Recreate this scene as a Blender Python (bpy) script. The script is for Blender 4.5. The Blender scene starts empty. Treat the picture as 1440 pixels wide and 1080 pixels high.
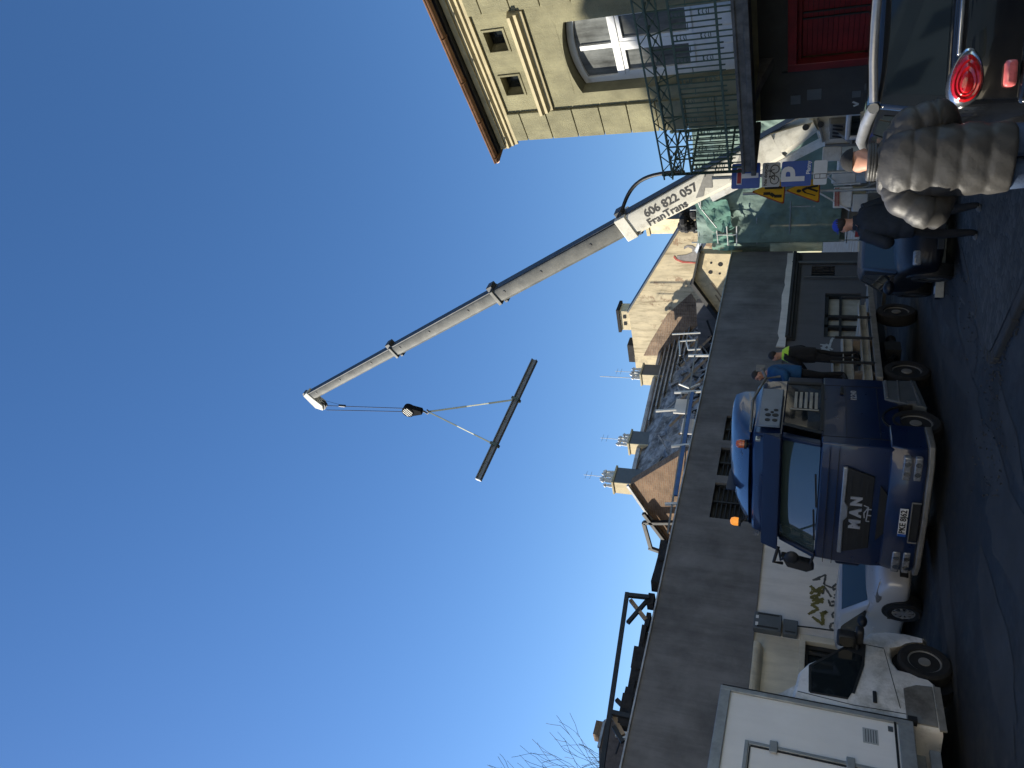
import bpy, bmesh, math, random
from mathutils import Vector, Matrix
R_ = math.radians
random.seed(7)
SC = bpy.context.scene
COL = SC.collection
PI = math.pi
# ------------------------------------------------------------------ camera model of the photograph
CF, CH = 1066.0, 2.05
_up = Vector((153., 2703., CF)).normalized()
_d = Vector((947., -474., CF)); _d = (_d - _up * _d.dot(_up)).normalized()
_x = _d.cross(_up)
if _x.x < 0: _x = -_x
EYE = Vector((0, 0, CH))
def ray(u, v):
    c = Vector((u - 540., -(v - 720.), CF))
    return Vector((_x.dot(c), _d.dot(c), _up.dot(c)))
def onx(u, v, X): r = ray(u, v); return EYE + r * (X / r.x)
def ony(u, v, Y): r = ray(u, v); return EYE + r * (Y / r.y)
def onz(u, v, z=0.): r = ray(u, v); return EYE + r * ((z - CH) / r.z)
def onp(u, v, P, N): r = ray(u, v); return EYE + r * ((Vector(P) - EYE).dot(N) / r.dot(N))
def atd(u, v, D): r = ray(u, v); return EYE + r * (D / math.hypot(r.x, r.y))

# ------------------------------------------------------------------ materials
MATS = {}
def nd(nt, t, **k):
    n = nt.nodes.new(t)
    for a, b in k.items():
        if a.startswith('_'): n.inputs[a[1:]].default_value = b
        else: setattr(n, a, b)
    return n
def ramp(nt, src, pts):
    r = nt.nodes.new('ShaderNodeValToRGB')
    e = r.color_ramp.elements
    while len(e) < len(pts): e.new(0.5)
    for i, (p, c) in enumerate(pts):
        e[i].position = p; e[i].color = (*c, 1) if len(c) == 3 else c
    nt.links.new(src, r.inputs[0]); return r.outputs[0]
def mixc(nt, f, a, b, mode='MIX'):
    m = nt.nodes.new('ShaderNodeMix'); m.data_type = 'RGBA'; m.blend_type = mode
    for s, v in ((0, f), (6, a), (7, b)):
        if isinstance(v, (int, float)): m.inputs[s].default_value = v
        elif isinstance(v, tuple): m.inputs[s].default_value = (*v, 1) if len(v) == 3 else v
        else: nt.links.new(v, m.inputs[s])
    return m.outputs[2]
def noise(nt, vec, scale, detail=4., rough=.6, stretch=None):
    if stretch:
        mp = nd(nt, 'ShaderNodeMapping'); mp.inputs['Scale'].default_value = stretch
        nt.links.new(vec, mp.inputs[0]); vec = mp.outputs[0]
    n = nd(nt, 'ShaderNodeTexNoise', _Scale=scale, _Detail=detail, _Roughness=rough)
    nt.links.new(vec, n.inputs['Vector']); return n.outputs['Fac']
def base(name, rough=.6, metal=0., coat=0., spec=.5):
    m = bpy.data.materials.new(name); m.use_nodes = True; nt = m.node_tree
    b = nt.nodes['Principled BSDF']
    b.inputs['Roughness'].default_value = rough; b.inputs['Metallic'].default_value = metal
    b.inputs['Coat Weight'].default_value = coat; b.inputs['Specular IOR Level'].default_value = spec
    tc = nd(nt, 'ShaderNodeTexCoord')
    MATS[name] = m
    return m, nt, b, tc.outputs['Object']
def bump(nt, b, h, strength=.3, dist=.02):
    n = nd(nt, 'ShaderNodeBump', _Strength=strength, _Distance=dist)
    nt.links.new(h, n.inputs['Height']); nt.links.new(n.outputs[0], b.inputs['Normal'])
def mat(name, col, rough=.6, metal=0., var=.25, scale=4., coat=0., bmp=0., bscale=40., streak=0., dirt=None, spec=.5):
    """a painted / rendered / metal surface with uneven tone, optional vertical streaks and dirt"""
    m, nt, b, v = base(name, rough, metal, coat, spec)
    c0 = tuple(x * (1 - var) for x in col); c1 = tuple(min(1, x * (1 + var)) for x in col)
    c = ramp(nt, noise(nt, v, scale, 6, .65), [(.3, c0), (.7, c1)])
    if streak:
        s = ramp(nt, noise(nt, v, 3., 6, .7, (1, 1, .12)), [(.42, (1, 1, 1)), (.72, (1 - streak,) * 3)])
        c = mixc(nt, 1., c, s, 'MULTIPLY')
    if dirt:
        f = ramp(nt, noise(nt, v, 1.7, 8, .75), [(.5, (0, 0, 0)), (.68, (1, 1, 1))])
        c = mixc(nt, f, c, dirt)
    nt.links.new(c, b.inputs['Base Color'])
    rr = nd(nt, 'ShaderNodeMapRange'); rr.inputs[3].default_value = max(.02, rough - .1); rr.inputs[4].default_value = min(1, rough + .12)
    nt.links.new(noise(nt, v, scale * 2.3, 4), rr.inputs[0]); nt.links.new(rr.outputs[0], b.inputs['Roughness'])
    if bmp: bump(nt, b, noise(nt, v, bscale, 8, .7), bmp, .02)
    return m
def wallvec(nt, v):
    s = nd(nt, 'ShaderNodeSeparateXYZ'); nt.links.new(v, s.inputs[0])
    a = nd(nt, 'ShaderNodeMath', operation='ADD'); nt.links.new(s.outputs[0], a.inputs[0]); nt.links.new(s.outputs[1], a.inputs[1])
    c = nd(nt, 'ShaderNodeCombineXYZ'); nt.links.new(a.outputs[0], c.inputs[0]); nt.links.new(s.outputs[2], c.inputs[1])
    return c.outputs[0]
def brickmat(name, c1, c2, mortar, plaster=None, pthr=.5, scale=1.):
    m, nt, b, v = base(name, .9)
    t = nd(nt, 'ShaderNodeTexBrick'); t.inputs['Scale'].default_value = scale
    t.inputs['Brick Width'].default_value = .27; t.inputs['Row Height'].default_value = .085; t.inputs['Mortar Size'].default_value = .008
    t.inputs['Color1'].default_value = (*c1, 1); t.inputs['Color2'].default_value = (*c2, 1); t.inputs['Mortar'].default_value = (*mortar, 1)
    nt.links.new(wallvec(nt, v), t.inputs['Vector'])
    st = ramp(nt, noise(nt, v, 1.1, 8, .75), [(.3, (.5, .48, .45)), (.66, (1.1, 1.08, 1.05))])
    c = mixc(nt, 1., t.outputs['Color'], st, 'MULTIPLY')
    h = t.outputs['Fac']
    if plaster:
        pl = ramp(nt, noise(nt, v, 2.2, 7, .7, (1, 1, .35)), [(.3, tuple(x * .62 for x in plaster)), (.6, plaster)])
        pk = ramp(nt, noise(nt, v, .55, 9, .72), [(pthr - .02, (0, 0, 0)), (pthr + .02, (1, 1, 1))])
        c = mixc(nt, pk, pl, c)
        sk = ramp(nt, noise(nt, v, 5., 7, .75, (1, 1, .1)), [(.5, (1, 1, 1)), (.7, (.38, .34, .3))]); c = mixc(nt, 1., c, sk, 'MULTIPLY')
    nt.links.new(c, b.inputs['Base Color'])
    bump(nt, b, h, -.4, .01)
    return m
def glassmat(name, col=(.01, .014, .016), rough=.04):
    m, nt, b, v = base(name, rough, 0., 0., .8)
    b.inputs['Base Color'].default_value = (*col, 1)
    bump(nt, b, noise(nt, v, 1.2, 2), .03, .05)
    return m
def ground_mats():
    m, nt, b, v = base('asphalt', .75)
    n1 = noise(nt, v, .35, 8, .7); n2 = noise(nt, v, 60., 5, .8)
    c = ramp(nt, n1, [(.3, (.009, .009, .009)), (.5, (.015, .015, .015)), (.7, (.027, .026, .025))])
    g = ramp(nt, n2, [(.35, (.6, .6, .6)), (.75, (1.45, 1.45, 1.45))])
    c = mixc(nt, 1., c, g, 'MULTIPLY')
    cr = nd(nt, 'ShaderNodeTexVoronoi', feature='DISTANCE_TO_EDGE', _Scale=.42); 
    wv = nd(nt, 'ShaderNodeMix'); wv.data_type = 'VECTOR'; wv.inputs[0].default_value = .16
    nz = nd(nt, 'ShaderNodeTexNoise', _Scale=1.4, _Detail=6.); nt.links.new(v, nz.inputs[0])
    nt.links.new(v, wv.inputs[4]); nt.links.new(nz.outputs['Color'], wv.inputs[5]); nt.links.new(wv.outputs[1], cr.inputs['Vector'])
    k = ramp(nt, cr.outputs['Distance'], [(0., (.35, .35, .35)), (.012, (1, 1, 1))])
    c = mixc(nt, 1., c, k, 'MULTIPLY')
    nt.links.new(c, b.inputs['Base Color'])
    rr = ramp(nt, noise(nt, v, .8, 6, .7), [(.35, (.42,) * 3), (.65, (.85,) * 3)]); nt.links.new(rr, b.inputs['Roughness'])
    h = mixc(nt, .5, n2, noise(nt, v, 2.2, 6, .7)); bump(nt, b, h, .55, .03)
    m, nt, b, v = base('cobble', .8)
    vo = nd(nt, 'ShaderNodeTexVoronoi', feature='F1', _Scale=8.5, _Randomness=.55); nt.links.new(v, vo.inputs['Vector'])
    ve = nd(nt, 'ShaderNodeTexVoronoi', feature='DISTANCE_TO_EDGE', _Scale=8.5, _Randomness=.55); nt.links.new(v, ve.inputs['Vector'])
    c = ramp(nt, vo.outputs['Color'], [(.1, (.03, .03, .028)), (.9, (.075, .075, .07))])
    j = ramp(nt, ve.outputs['Distance'], [(.02, (.6, .6, .59)), (.12, (1, 1, 1))])
    c = mixc(nt, 1., c, j, 'MULTIPLY')
    c = mixc(nt, 1., c, ramp(nt, noise(nt, v, .7, 6, .7), [(.3, (.55,) * 3), (.7, (1.25,) * 3)]), 'MULTIPLY')
    nt.links.new(c, b.inputs['Base Color'])
    hh = ramp(nt, ve.outputs['Distance'], [(0., (0, 0, 0)), (.2, (1, 1, 1))]); bump(nt, b, hh, .3, .02)
ground_mats()
mat('kerb_stone', (.036, .037, .036), .85, var=.3, scale=2.5, bmp=.5)
mat('patch', (.032, .033, .033), .8, var=.35, scale=1.5, bmp=.5, bscale=70)
mat('grey_render', (.16, .156, .152), .9, var=.34, scale=.9, bmp=.25, bscale=30, streak=.35)
mat('blue_grey_render', (.115, .115, .12), .9, var=.12, scale=.7, bmp=.15, streak=.15)
mat('pale_render', (.72, .69, .63), .9, var=.1, scale=.8, bmp=.15, streak=.2)
mat('beige_render', (.6, .55, .43), .9, var=.15, scale=1.1, bmp=.15, streak=.25)
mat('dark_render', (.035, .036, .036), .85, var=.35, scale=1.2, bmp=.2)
mat('olive_render', (.25, .233, .138), .95, var=.3, scale=1.6, bmp=.9, bscale=38, streak=.25)
mat('cream_trim', (.5, .43, .26), .85, var=.12, scale=2., bmp=.2, streak=.2)
mat('copper_gutter', (.23, .115, .055), .5, .2, var=.35, scale=3., streak=.4)
mat('roof_tile', (.13, .1, .085), .85, var=.3, scale=6., bmp=.4)
brickmat('gable_plaster', (.42, .28, .17), (.33, .2, .12), (.38, .33, .25), (.74, .62, .4), .56)
brickmat('gable_brick', (.36, .24, .15), (.24, .16, .11), (.36, .31, .24), (.5, .44, .32), .3)
brickmat('red_brick', (.33, .2, .115), (.24, .14, .085), (.3, .25, .18))
mat('curtained_glass', (.17, .18, .175), .06, var=.35, scale=2.5, streak=.7)
mat('plaster_clean', (.74, .62, .39), .9, var=.13, scale=1.6, bmp=.25, streak=.2, dirt=(.4, .33, .22))
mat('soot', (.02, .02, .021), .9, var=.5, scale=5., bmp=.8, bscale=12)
mat('charred', (.3, .295, .285), .85, var=.75, scale=2.6, bmp=1., bscale=7, dirt=(.03, .028, .026))
mat('sheet_metal', (.42, .43, .44), .55, .3, var=.3, scale=2., streak=.4)
mat('old_timber', (.2, .16, .12), .85, var=.35, scale=7.)
mat('white_wood', (.72, .7, .62), .6, var=.12, scale=5., streak=.2)
mat('white_steel', (.7, .7, .66), .45, var=.12, scale=3., streak=.25, dirt=(.45, .42, .35))
mat('blue_steel', (.035, .1, .26), .45, var=.25, scale=3.)
mat('black_steel', (.016, .018, .02), .55, var=.3, scale=5.)
mat('timber', (.34, .25, .16), .8, var=.3, scale=6., streak=.3)
mat('green_iron', (.05, .085, .06), .5, var=.4, scale=9., bmp=.2)
mat('green_iron_pale', (.42, .5, .33), .6, var=.25, scale=9.)
mat('red_paint', (.14, .009, .011), .5, var=.3, scale=4., streak=.35)
mat('white_frame', (.7, .71, .7), .4, var=.08, scale=4., streak=.1)
mat('curtain', (.4, .42, .42), .9, var=.3, scale=8., streak=.4)
mat('truck_blue', (.006, .017, .06), .3, .0, var=.15, scale=2., coat=.6)
mat('slab_edge', (.1, .1, .095), .9, var=.4, scale=5., bmp=.6, bscale=25, streak=.4)
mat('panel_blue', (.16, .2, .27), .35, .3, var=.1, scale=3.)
mat('truck_blue_dark', (.006, .013, .04), .4, .1, var=.15, scale=3.)
mat('black_plastic', (.013, .014, .015), .55, var=.3, scale=6.)
mat('rubber', (.012, .012, .012), .85, var=.3, scale=9., bmp=.3)
mat('chrome', (.62, .64, .66), .18, .95, var=.1, scale=4.)
mat('alloy', (.5, .51, .52), .35, .8, var=.15, scale=7.)
mat('grey_steel', (.24, .235, .215), .6, .3, var=.25, scale=3., streak=.3)
mat('beam_primer', (.42, .4, .34), .65, .1, var=.2, scale=2.5, streak=.3)
mat('white_paint', (.52, .53, .54), .35, var=.06, scale=2., coat=.3)
mat('van_dirty', (.74, .71, .66), .45, var=.08, scale=2., streak=.12, dirt=(.36, .34, .29))
mat('van_panel', (.85, .83, .79), .4, var=.05, scale=1.2, streak=.06)
mat('van_cladding', (.2, .19, .165), .75, var=.3, scale=4., dirt=(.1, .09, .075))
mat('silver_paint', (.5, .51, .52), .3, .15, var=.06, scale=2., coat=.7)
mat('black_paint', (.006, .007, .009), .13, .0, var=.2, scale=3., coat=1.)
mat('navy_paint', (.005, .006, .01), .42, .0, var=.2, scale=3., coat=.08, spec=.3)
mat('lamp_lit', (.9, .3, .03), .3, var=.1); _b = MATS['lamp_lit'].node_tree.nodes['Principled BSDF']; _b.inputs['Emission Color'].default_value = (1, .36, .05, 1); _b.inputs['Emission Strength'].default_value = .45
glassmat('glass'); glassmat('car_screen', (.035, .05, .05), .08); MATS['car_screen'].node_tree.nodes['Principled BSDF'].inputs['IOR'].default_value = 1.3; glassmat('windscreen', (.04, .062, .062), .03); MATS['windscreen'].node_tree.nodes['Principled BSDF'].inputs['IOR'].default_value = 1.75
mat('lamp_clear', (.24, .25, .26), .12, .3, var=.35, scale=30., coat=1.)
mat('lamp_red', (.5, .008, .012), .12, var=.35, scale=22., coat=1.)
mat('lamp_pink', (.7, .16, .16), .12, var=.2, scale=22., coat=1.)
mat('lamp_orange', (.6, .11, .02), .2, var=.15, scale=9., coat=1.)
mat('plate_white', (.62, .63, .62), .5, var=.06)
mat('ink', (.015, .015, .016), .6, var=.1)
mat('silver_letter', (.55, .56, .58), .35, .6, var=.08)
mat('boom_white', (.74, .71, .6), .4, var=.1, scale=1.2, streak=.12, dirt=(.5, .47, .38))
mat('boom_grey', (.11, .11, .095), .5, .15, var=.3, scale=2.2, streak=.3, dirt=(.17, .165, .14))
mat('boom_dark', (.06, .065, .07), .5, .2, var=.3, scale=3.)
mat('beam_steel', (.2, .21, .21), .6, .2, var=.2, scale=3.)
mat('end_white', (.8, .8, .78), .5, var=.05)
mat('sling', (.1, .13, .11), .85, var=.3, scale=8.)
mat('sling_pale', (.55, .56, .42), .85, var=.2, scale=8.)
mat('wire', (.015, .015, .017), .6)
mat('sign_blue', (.012, .075, .33), .4, var=.08)
mat('sign_white', (.62, .64, .65), .45, var=.08)
mat('sign_grey', (.38, .4, .4), .5, var=.08)
mat('sign_red', (.3, .012, .02), .45, var=.1)
mat('sign_yellow', (.68, .39, .015), .5, var=.1)
mat('sign_edge', (.3, .06, .02), .5, var=.1)
mat('galv', (.33, .35, .35), .5, .5, var=.2, scale=6.)
mat('box_grey', (.085, .1, .11), .5, .1, var=.15, scale=4.)
mat('graffiti', (.14, .125, .03), .7, var=.3)
mat('graffiti_dark', (.09, .09, .08), .7, var=.3)
mat('graffiti_white', (.4, .43, .43), .7, var=.2)
mat('paint_grey', (.3, .28, .26), .9, var=.3, scale=5.)
mat('paint_red', (.5, .12, .09), .9, var=.3, scale=5.)
mat('bark', (.11, .095, .08), .9, var=.3, scale=9.)
mat('skin', (.5, .25, .16), .55, var=.1, scale=14.)
mat('hair', (.022, .019, .017), .7, var=.3, scale=30.)
mat('puffer', (.046, .044, .041), .48, var=.15, scale=7., bmp=.45, bscale=5)
mat('denim', (.035, .06, .115), .85, var=.3, scale=9., bmp=.3, bscale=60)
mat('navy_cloth', (.012, .017, .026), .8, var=.3, scale=8., bmp=.3, bscale=20)
mat('black_cloth', (.009, .009, .01), .85, var=.3, scale=8., bmp=.3, bscale=20)
mat('work_blue', (.012, .085, .22), .75, var=.2, scale=6., bmp=.3, bscale=18)
mat('cap_blue', (.015, .04, .34), .6, var=.15, scale=6.)
mat('hivis', (.5, .78, .04), .6, var=.1)
mat('shoe', (.012, .012, .013), .5, var=.3)
mat('shoe_grey', (.14, .14, .14), .7, var=.3)
mat('sack', (.5, .5, .47), .8, var=.15, scale=3., bmp=.4, bscale=8)
mat('ochre_box', (.28, .24, .13), .7, var=.15)
mat('facade_far', (.2, .2, .195), .9, var=.2, scale=.8, streak=.3)
mat('black_matte', (.012, .012, .013), .95, spec=.08)
mat('sunny_render', (.8, .72, .58), .9, var=.1, scale=.5, streak=.1)  # for the unseen block added to bounce sunlight into the street
mat('tenement', (.16, .15, .13), .9, var=.15, scale=.6, streak=.2)  # for the unseen blocks added to shade the street
def netmat(name, col, alpha):
    m, nt, b, v = base(name, .75)
    c = ramp(nt, noise(nt, v, 1.3, 7, .65), [(.3, tuple(x * .7 for x in col)), (.7, tuple(min(1, x * 1.35) for x in col))])
    nt.links.new(c, b.inputs['Base Color'])
    a = ramp(nt, noise(nt, v, 2.1, 5, .6), [(.3, (alpha,) * 3), (.7, (min(1, alpha + .12),) * 3)])
    nt.links.new(a, b.inputs['Alpha'])
    b.inputs['Transmission Weight'].default_value = 0.
    bump(nt, b, noise(nt, v, 3., 6, .6), .5, .06)
    return m
netmat('net_green', (.16, .24, .205), .92)
netmat('net_bright', (.11, .25, .2), .82)
netmat('tarp_white', (.6, .63, .66), .96)

# ------------------------------------------------------------------ mesh builder
class MB:
    def __init__(s): s.v = []; s.f = []; s.m = []
    def add(s, vs, fs, mi=0):
        o = len(s.v); s.v += [Vector(p) for p in vs]
        for f in fs: s.f.append([i + o for i in f]); s.m.append(mi)
        return s
    def poly(s, pts, mi=0): return s.add(pts, [list(range(len(pts)))], mi)
    def box(s, c, d, rz=0., mi=0, M=None):
        x, y, z = [k / 2 for k in d]
        T = M if M is not None else Matrix.Translation(c) @ Matrix.Rotation(rz, 4, 'Z')
        vs = [T @ Vector(p) for p in ((-x,-y,-z),(x,-y,-z),(x,y,-z),(-x,y,-z),(-x,-y,z),(x,-y,z),(x,y,z),(-x,y,z))]
        return s.add(vs, [(0,3,2,1),(4,5,6,7),(0,1,5,4),(1,2,6,5),(2,3,7,6),(3,0,4,7)], mi)
    def bb(s, a, b, mi=0):
        a, b = Vector(a), Vector(b); return s.box((a + b) / 2, [abs(k) for k in (b - a)], 0, mi)
    def prism(s, pts, vec, mi=0):
        n = len(pts); vec = Vector(vec); p = [Vector(q) for q in pts]
        return s.add(p + [q + vec for q in p], [list(range(n))[::-1], list(range(n, 2 * n))] + [(i, (i + 1) % n, n + (i + 1) % n, n + i) for i in range(n)], mi)
    def bar(s, a, b, w, h=None, mi=0, upv=(0, 0, 1)):
        h = h or w; a, b = Vector(a), Vector(b); d = (b - a); L = d.length
        if L < 1e-6: return s
        d /= L; upv = Vector(upv)
        if abs(d.dot(upv)) > .98: upv = Vector((0, 1, 0)) if abs(d.y) < .9 else Vector((1, 0, 0))
        x = d.cross(upv).normalized(); y = x.cross(d).normalized()
        M = Matrix((( d.x, x.x, y.x, 0), (d.y, x.y, y.y, 0), (d.z, x.z, y.z, 0), (0, 0, 0, 1)))
        return s.box(None, (L, w, h), 0, mi, Matrix.Translation((a + b) / 2) @ M)
    def rings(s, rs, caps=True, mi=0):
        n = len(rs[0]); vs = [p for r in rs for p in r]; fs = []
        for k in range(len(rs) - 1):
            for i in range(n):
                j = (i + 1) % n; fs.append((k * n + i, k * n + j, (k + 1) * n + j, (k + 1) * n + i))
        if caps: fs.append(list(range(n))[::-1]); fs.append([(len(rs) - 1) * n + i for i in range(n)])
        return s.add(vs, fs, mi)
    def tube(s, pts, r, n=8, mi=0, closed=False):
        pts = [Vector(p) for p in pts]; rr = r if isinstance(r, (list, tuple)) else [r] * len(pts); rs = []; px = None
        for i, p in enumerate(pts):
            d = (pts[min(i + 1, len(pts) - 1)] - pts[max(i - 1, 0)]).normalized()
            u = Vector((0, 0, 1)) if abs(d.z) < .95 else Vector((1, 0, 0))
            x = d.cross(u).normalized()
            if px is not None and x.dot(px) < 0: x = -x
            px = x
            y = x.cross(d).normalized()
            rs.append([p + (x * math.cos(2 * PI * k / n) + y * math.sin(2 * PI * k / n)) * rr[i] for k in range(n)])
        return s.rings(rs, True, mi)
    def cyl(s, a, b, r, n=20, mi=0, r2=None): return s.tube([a, b], [r, r if r2 is None else r2], n, mi)
    def lathe(s, prof, c, ax, n=24, mi=0):
        """prof: (radius, height along ax)"""
        ax = Vector(ax).normalized(); u = Vector((0, 0, 1)) if abs(ax.z) < .9 else Vector((1, 0, 0))
        x = ax.cross(u).normalized(); y = ax.cross(x); c = Vector(c)
        rs = [[c + ax * h + (x * math.cos(2 * PI * k / n) + y * math.sin(2 * PI * k / n)) * r for k in range(n)] for r, h in prof]
        return s.rings(rs, True, mi)
    def ell(s, c, rx, ry, rz, n=14, m=8, mi=0, M=None):
        rs = []
        for k in range(m + 1):
            t = -PI / 2 + PI * k / m; t = max(-PI / 2 + .08, min(PI / 2 - .08, t))
            ring = [Vector((rx * math.cos(t) * math.cos(2 * PI * i / n), ry * math.cos(t) * math.sin(2 * PI * i / n), rz * math.sin(t))) for i in range(n)]
            rs.append([(M @ q if M is not None else q) + Vector(c) for q in ring])
        return s.rings(rs, True, mi)
    def mesh(s, me, M, mi=0):
        return s.add([M @ v.co for v in me.vertices], [list(p.vertices) for p in me.polygons], mi)
    def xf(s, M):
        s.v = [M @ p for p in s.v]; return s
    def build(s, name, mats, parent=None, bevel=0., smooth=None, world=False, sub=0):
        me = bpy.data.meshes.new(name)
        vs = s.v
        if world and parent is not None:
            I = Matrix.LocRotScale(parent.location, parent.rotation_euler, None).inverted(); vs = [I @ p for p in vs]
        me.from_pydata([tuple(p) for p in vs], [], s.f)
        ms = mats if isinstance(mats, (list, tuple)) else [mats]
        for q in ms: me.materials.append(MATS[q])
        if len(ms) > 1: me.polygons.foreach_set('material_index', s.m)
        bm = bmesh.new(); bm.from_mesh(me); bmesh.ops.recalc_face_normals(bm, faces=bm.faces); bm.to_mesh(me); bm.free()
        o = bpy.data.objects.new(name, me); COL.objects.link(o)
        if parent is not None: o.parent = parent
        if smooth:
            me.polygons.foreach_set('use_smooth', [True] * len(me.polygons)); me.set_sharp_from_angle(angle=R_(smooth))
        if bevel:
            b = o.modifiers.new('Bevel', 'BEVEL'); b.width = bevel; b.segments = 2; b.limit_method = 'ANGLE'; b.angle_limit = R_(40)
            me.polygons.foreach_set('use_smooth', [True] * len(me.polygons)); me.set_sharp_from_angle(angle=R_(38))
            b.harden_normals = False
        if sub:
            q = o.modifiers.new('Sub', 'SUBSURF'); q.levels = sub; q.render_levels = sub
        me.update(); return o
def tag(o, label, cat, group=None, kind=None):
    if label: o['label'] = label
    if cat: o['category'] = cat
    if group: o['group'] = group
    if kind: o['kind'] = kind
    return o
def thing(name, label, cat, loc=(0, 0, 0), rz=0., group=None):
    o = bpy.data.objects.new(name, None); o.empty_display_size = .3; COL.objects.link(o)
    o.location = loc; o.rotation_euler = (0, 0, rz)
    return tag(o, label, cat, group)
def struct(name, mb, m, **k):
    o = mb.build(name, m, **k); o['kind'] = 'structure'; return o
def text_mesh(txt, size, bold=0., extrude=.002):
    cu = bpy.data.curves.new('t', 'FONT'); cu.body = txt; cu.size = size; cu.offset = bold; cu.extrude = extrude; cu.resolution_u = 3
    cu.align_x = 'CENTER'; cu.align_y = 'CENTER'
    o = bpy.data.objects.new('t', cu); COL.objects.link(o)
    dg = bpy.context.evaluated_depsgraph_get()
    me = bpy.data.meshes.new_from_object(o.evaluated_get(dg))
    bpy.data.objects.remove(o); bpy.data.curves.remove(cu)
    return me
def frame(o, x, y):
    """matrix with local x, y directions and origin o"""
    x = Vector(x).normalized(); y = Vector(y); y = (y - x * y.dot(x)).normalized(); z = x.cross(y)
    return Matrix(((x.x, y.x, z.x, o[0]), (x.y, y.y, z.y, o[1]), (x.z, y.z, z.z, o[2]), (0, 0, 0, 1)))
def holes_wall(mb, x0, x1, z0, z1, holes, y=0., depth=.3, mi=0):
    """front skin in the xz plane with rectangular openings and their reveals (local x,z; y is depth)"""
    xs = sorted({x0, x1, *[h[0] for h in holes], *[h[1] for h in holes]}); zs = sorted({z0, z1, *[h[2] for h in holes], *[h[3] for h in holes]})
    xs = [k for k in xs if x0 <= k <= x1]; zs = [k for k in zs if z0 <= k <= z1]
    for i in range(len(xs) - 1):
        for j in range(len(zs) - 1):
            cx, cz = (xs[i] + xs[i + 1]) / 2, (zs[j] + zs[j + 1]) / 2
            if any(h[0] < cx < h[1] and h[2] < cz < h[3] for h in holes): continue
            mb.poly([(xs[i], y, zs[j]), (xs[i + 1], y, zs[j]), (xs[i + 1], y, zs[j + 1]), (xs[i], y, zs[j + 1])], mi)
    for a, b, c, d in holes:
        e = y + depth
        for p, q in (((a, c), (b, c)), ((b, c), (b, d)), ((b, d), (a, d)), ((a, d), (a, c))):
            mb.poly([(p[0], y, p[1]), (q[0], y, q[1]), (q[0], e, q[1]), (p[0], e, p[1])], mi)
    return mb
# ================================================================== ground
mb = MB(); mb.poly([(-400, -300, 0), (400, -300, 0), (400, 500, 0), (-400, 500, 0)]); struct('road', mb, 'asphalt')
KT = onz(549, 1394, 0); KA = Vector((.917, -.398, 0)); KB = Vector((-.03, 1, 0)).normalized()
# rounded corner of the pavement
def corner_path(off):
    # path from along KA, round the tip, along KB; off = inward offset
    r = .55 - off; pts = []
    na = Vector((.398, .917, 0)); nb = Vector((KB.y, -KB.x, 0))
    # centre of the rounding
    c = KT + KA * .72 + KB * .62
    a0 = math.atan2(-na.y, -na.x); a1 = math.atan2(-nb.y, -nb.x)
    if a1 > a0: a1 -= 2 * PI
    arc = [c + Vector((math.cos(a0 + (a1 - a0) * t / 8), math.sin(a0 + (a1 - a0) * t / 8), 0)) * r for t in range(9)]
    return [arc[0] + KA * 24] + arc + [arc[-1] + KB * 30]
pin = corner_path(.16)
mb = MB(); top = [p + Vector((0, 0, .07)) for p in pin] + [Vector((22, 34, .07))]
mb.poly(top); struct('pavement', mb, 'cobble')
def stones(path, mb, w=.16, h=.08, L=.85):
    rr = random.Random(3)
    for a, b in zip(path[:-1], path[1:]):
        d = b - a; n = max(1, round(d.length / L)); u = d.normalized(); nn = Vector((-u.y, u.x, 0))
        for k in range(n):
            s0 = a + d * (k / n) + u * .007; s1 = a + d * ((k + 1) / n) - u * .007
            hh = h + rr.uniform(-.02, .012); dx = rr.uniform(-.012, .012)
            q = [s0 + nn * (w / 2 + dx), s0 - nn * (w / 2 - dx), s1 - nn * (w / 2 - dx), s1 + nn * (w / 2 + dx)]
            mb.prism([p + Vector((0, 0, -.05)) for p in q], (0, 0, hh + .05))
mb = MB(); pk = corner_path(.08); stones([pk[1], pk[0]], mb); stones([pk[1], pk[3], pk[5], pk[7], pk[9]], mb, L=.5); stones([pk[9], pk[10]], mb)
struct('kerb', mb, 'kerb_stone', bevel=.018)
mb = MB(); mb.poly([(-15.8, -10, .1), (-14.95, -10, .1), (-14.95, 27, .1), (-15.8, 27, .1)]); struct('footpath', mb, 'cobble')
mb = MB(); stones([Vector((-14.87, -6, 0)), Vector((-14.87, 27, 0))], mb, L=1.); struct('footpath_kerb', mb, 'kerb_stone', bevel=.015)
# worn repair patches of the road surface
rp = random.Random(5); mb = MB()
for u, v, a, b in ((640, 1335, 1.3, .16), (560, 1345, 1.7, .14), (500, 1372, 1.5, .12), (610, 1362, .9, .2), (690, 1345, 1.6, .1), (430, 1395, 1.3, .2), (250, 1330, 2.2, .25), (320, 1420, 1.2, .3), (600, 1318, 1.5, .12), (470, 1420, .9, .12), (180, 1400, 1.4, .3)):
    c = onz(u, v, .004); th = rp.uniform(-.5, .1) + R_(112)
    pts = []
    for k in range(18):
        t = 2 * PI * k / 18; r = rp.uniform(.72, 1.15)
        x, y = a * math.cos(t) * r, b * 1.6 * math.sin(t) * r
        pts.append(c + Vector((x * math.cos(th) - y * math.sin(th), x * math.sin(th) + y * math.cos(th), rp.uniform(0, .001))))
    mb.poly(pts)
struct('road_patch', mb, 'patch')

# ================================================================== long grey building on the left
WX = -15.8; WT = 5.23; WL = 2.95
gb = thing('rendered_building', 'long low grey rendered building with a pale graffitied base behind the blue truck', 'building', (WX, 15, 0))
W = dict(parent=gb, world=True)
yl = lambda u, v: onx(u, v, WX).y
zl = lambda u, v: onx(u, v, WX).z
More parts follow.
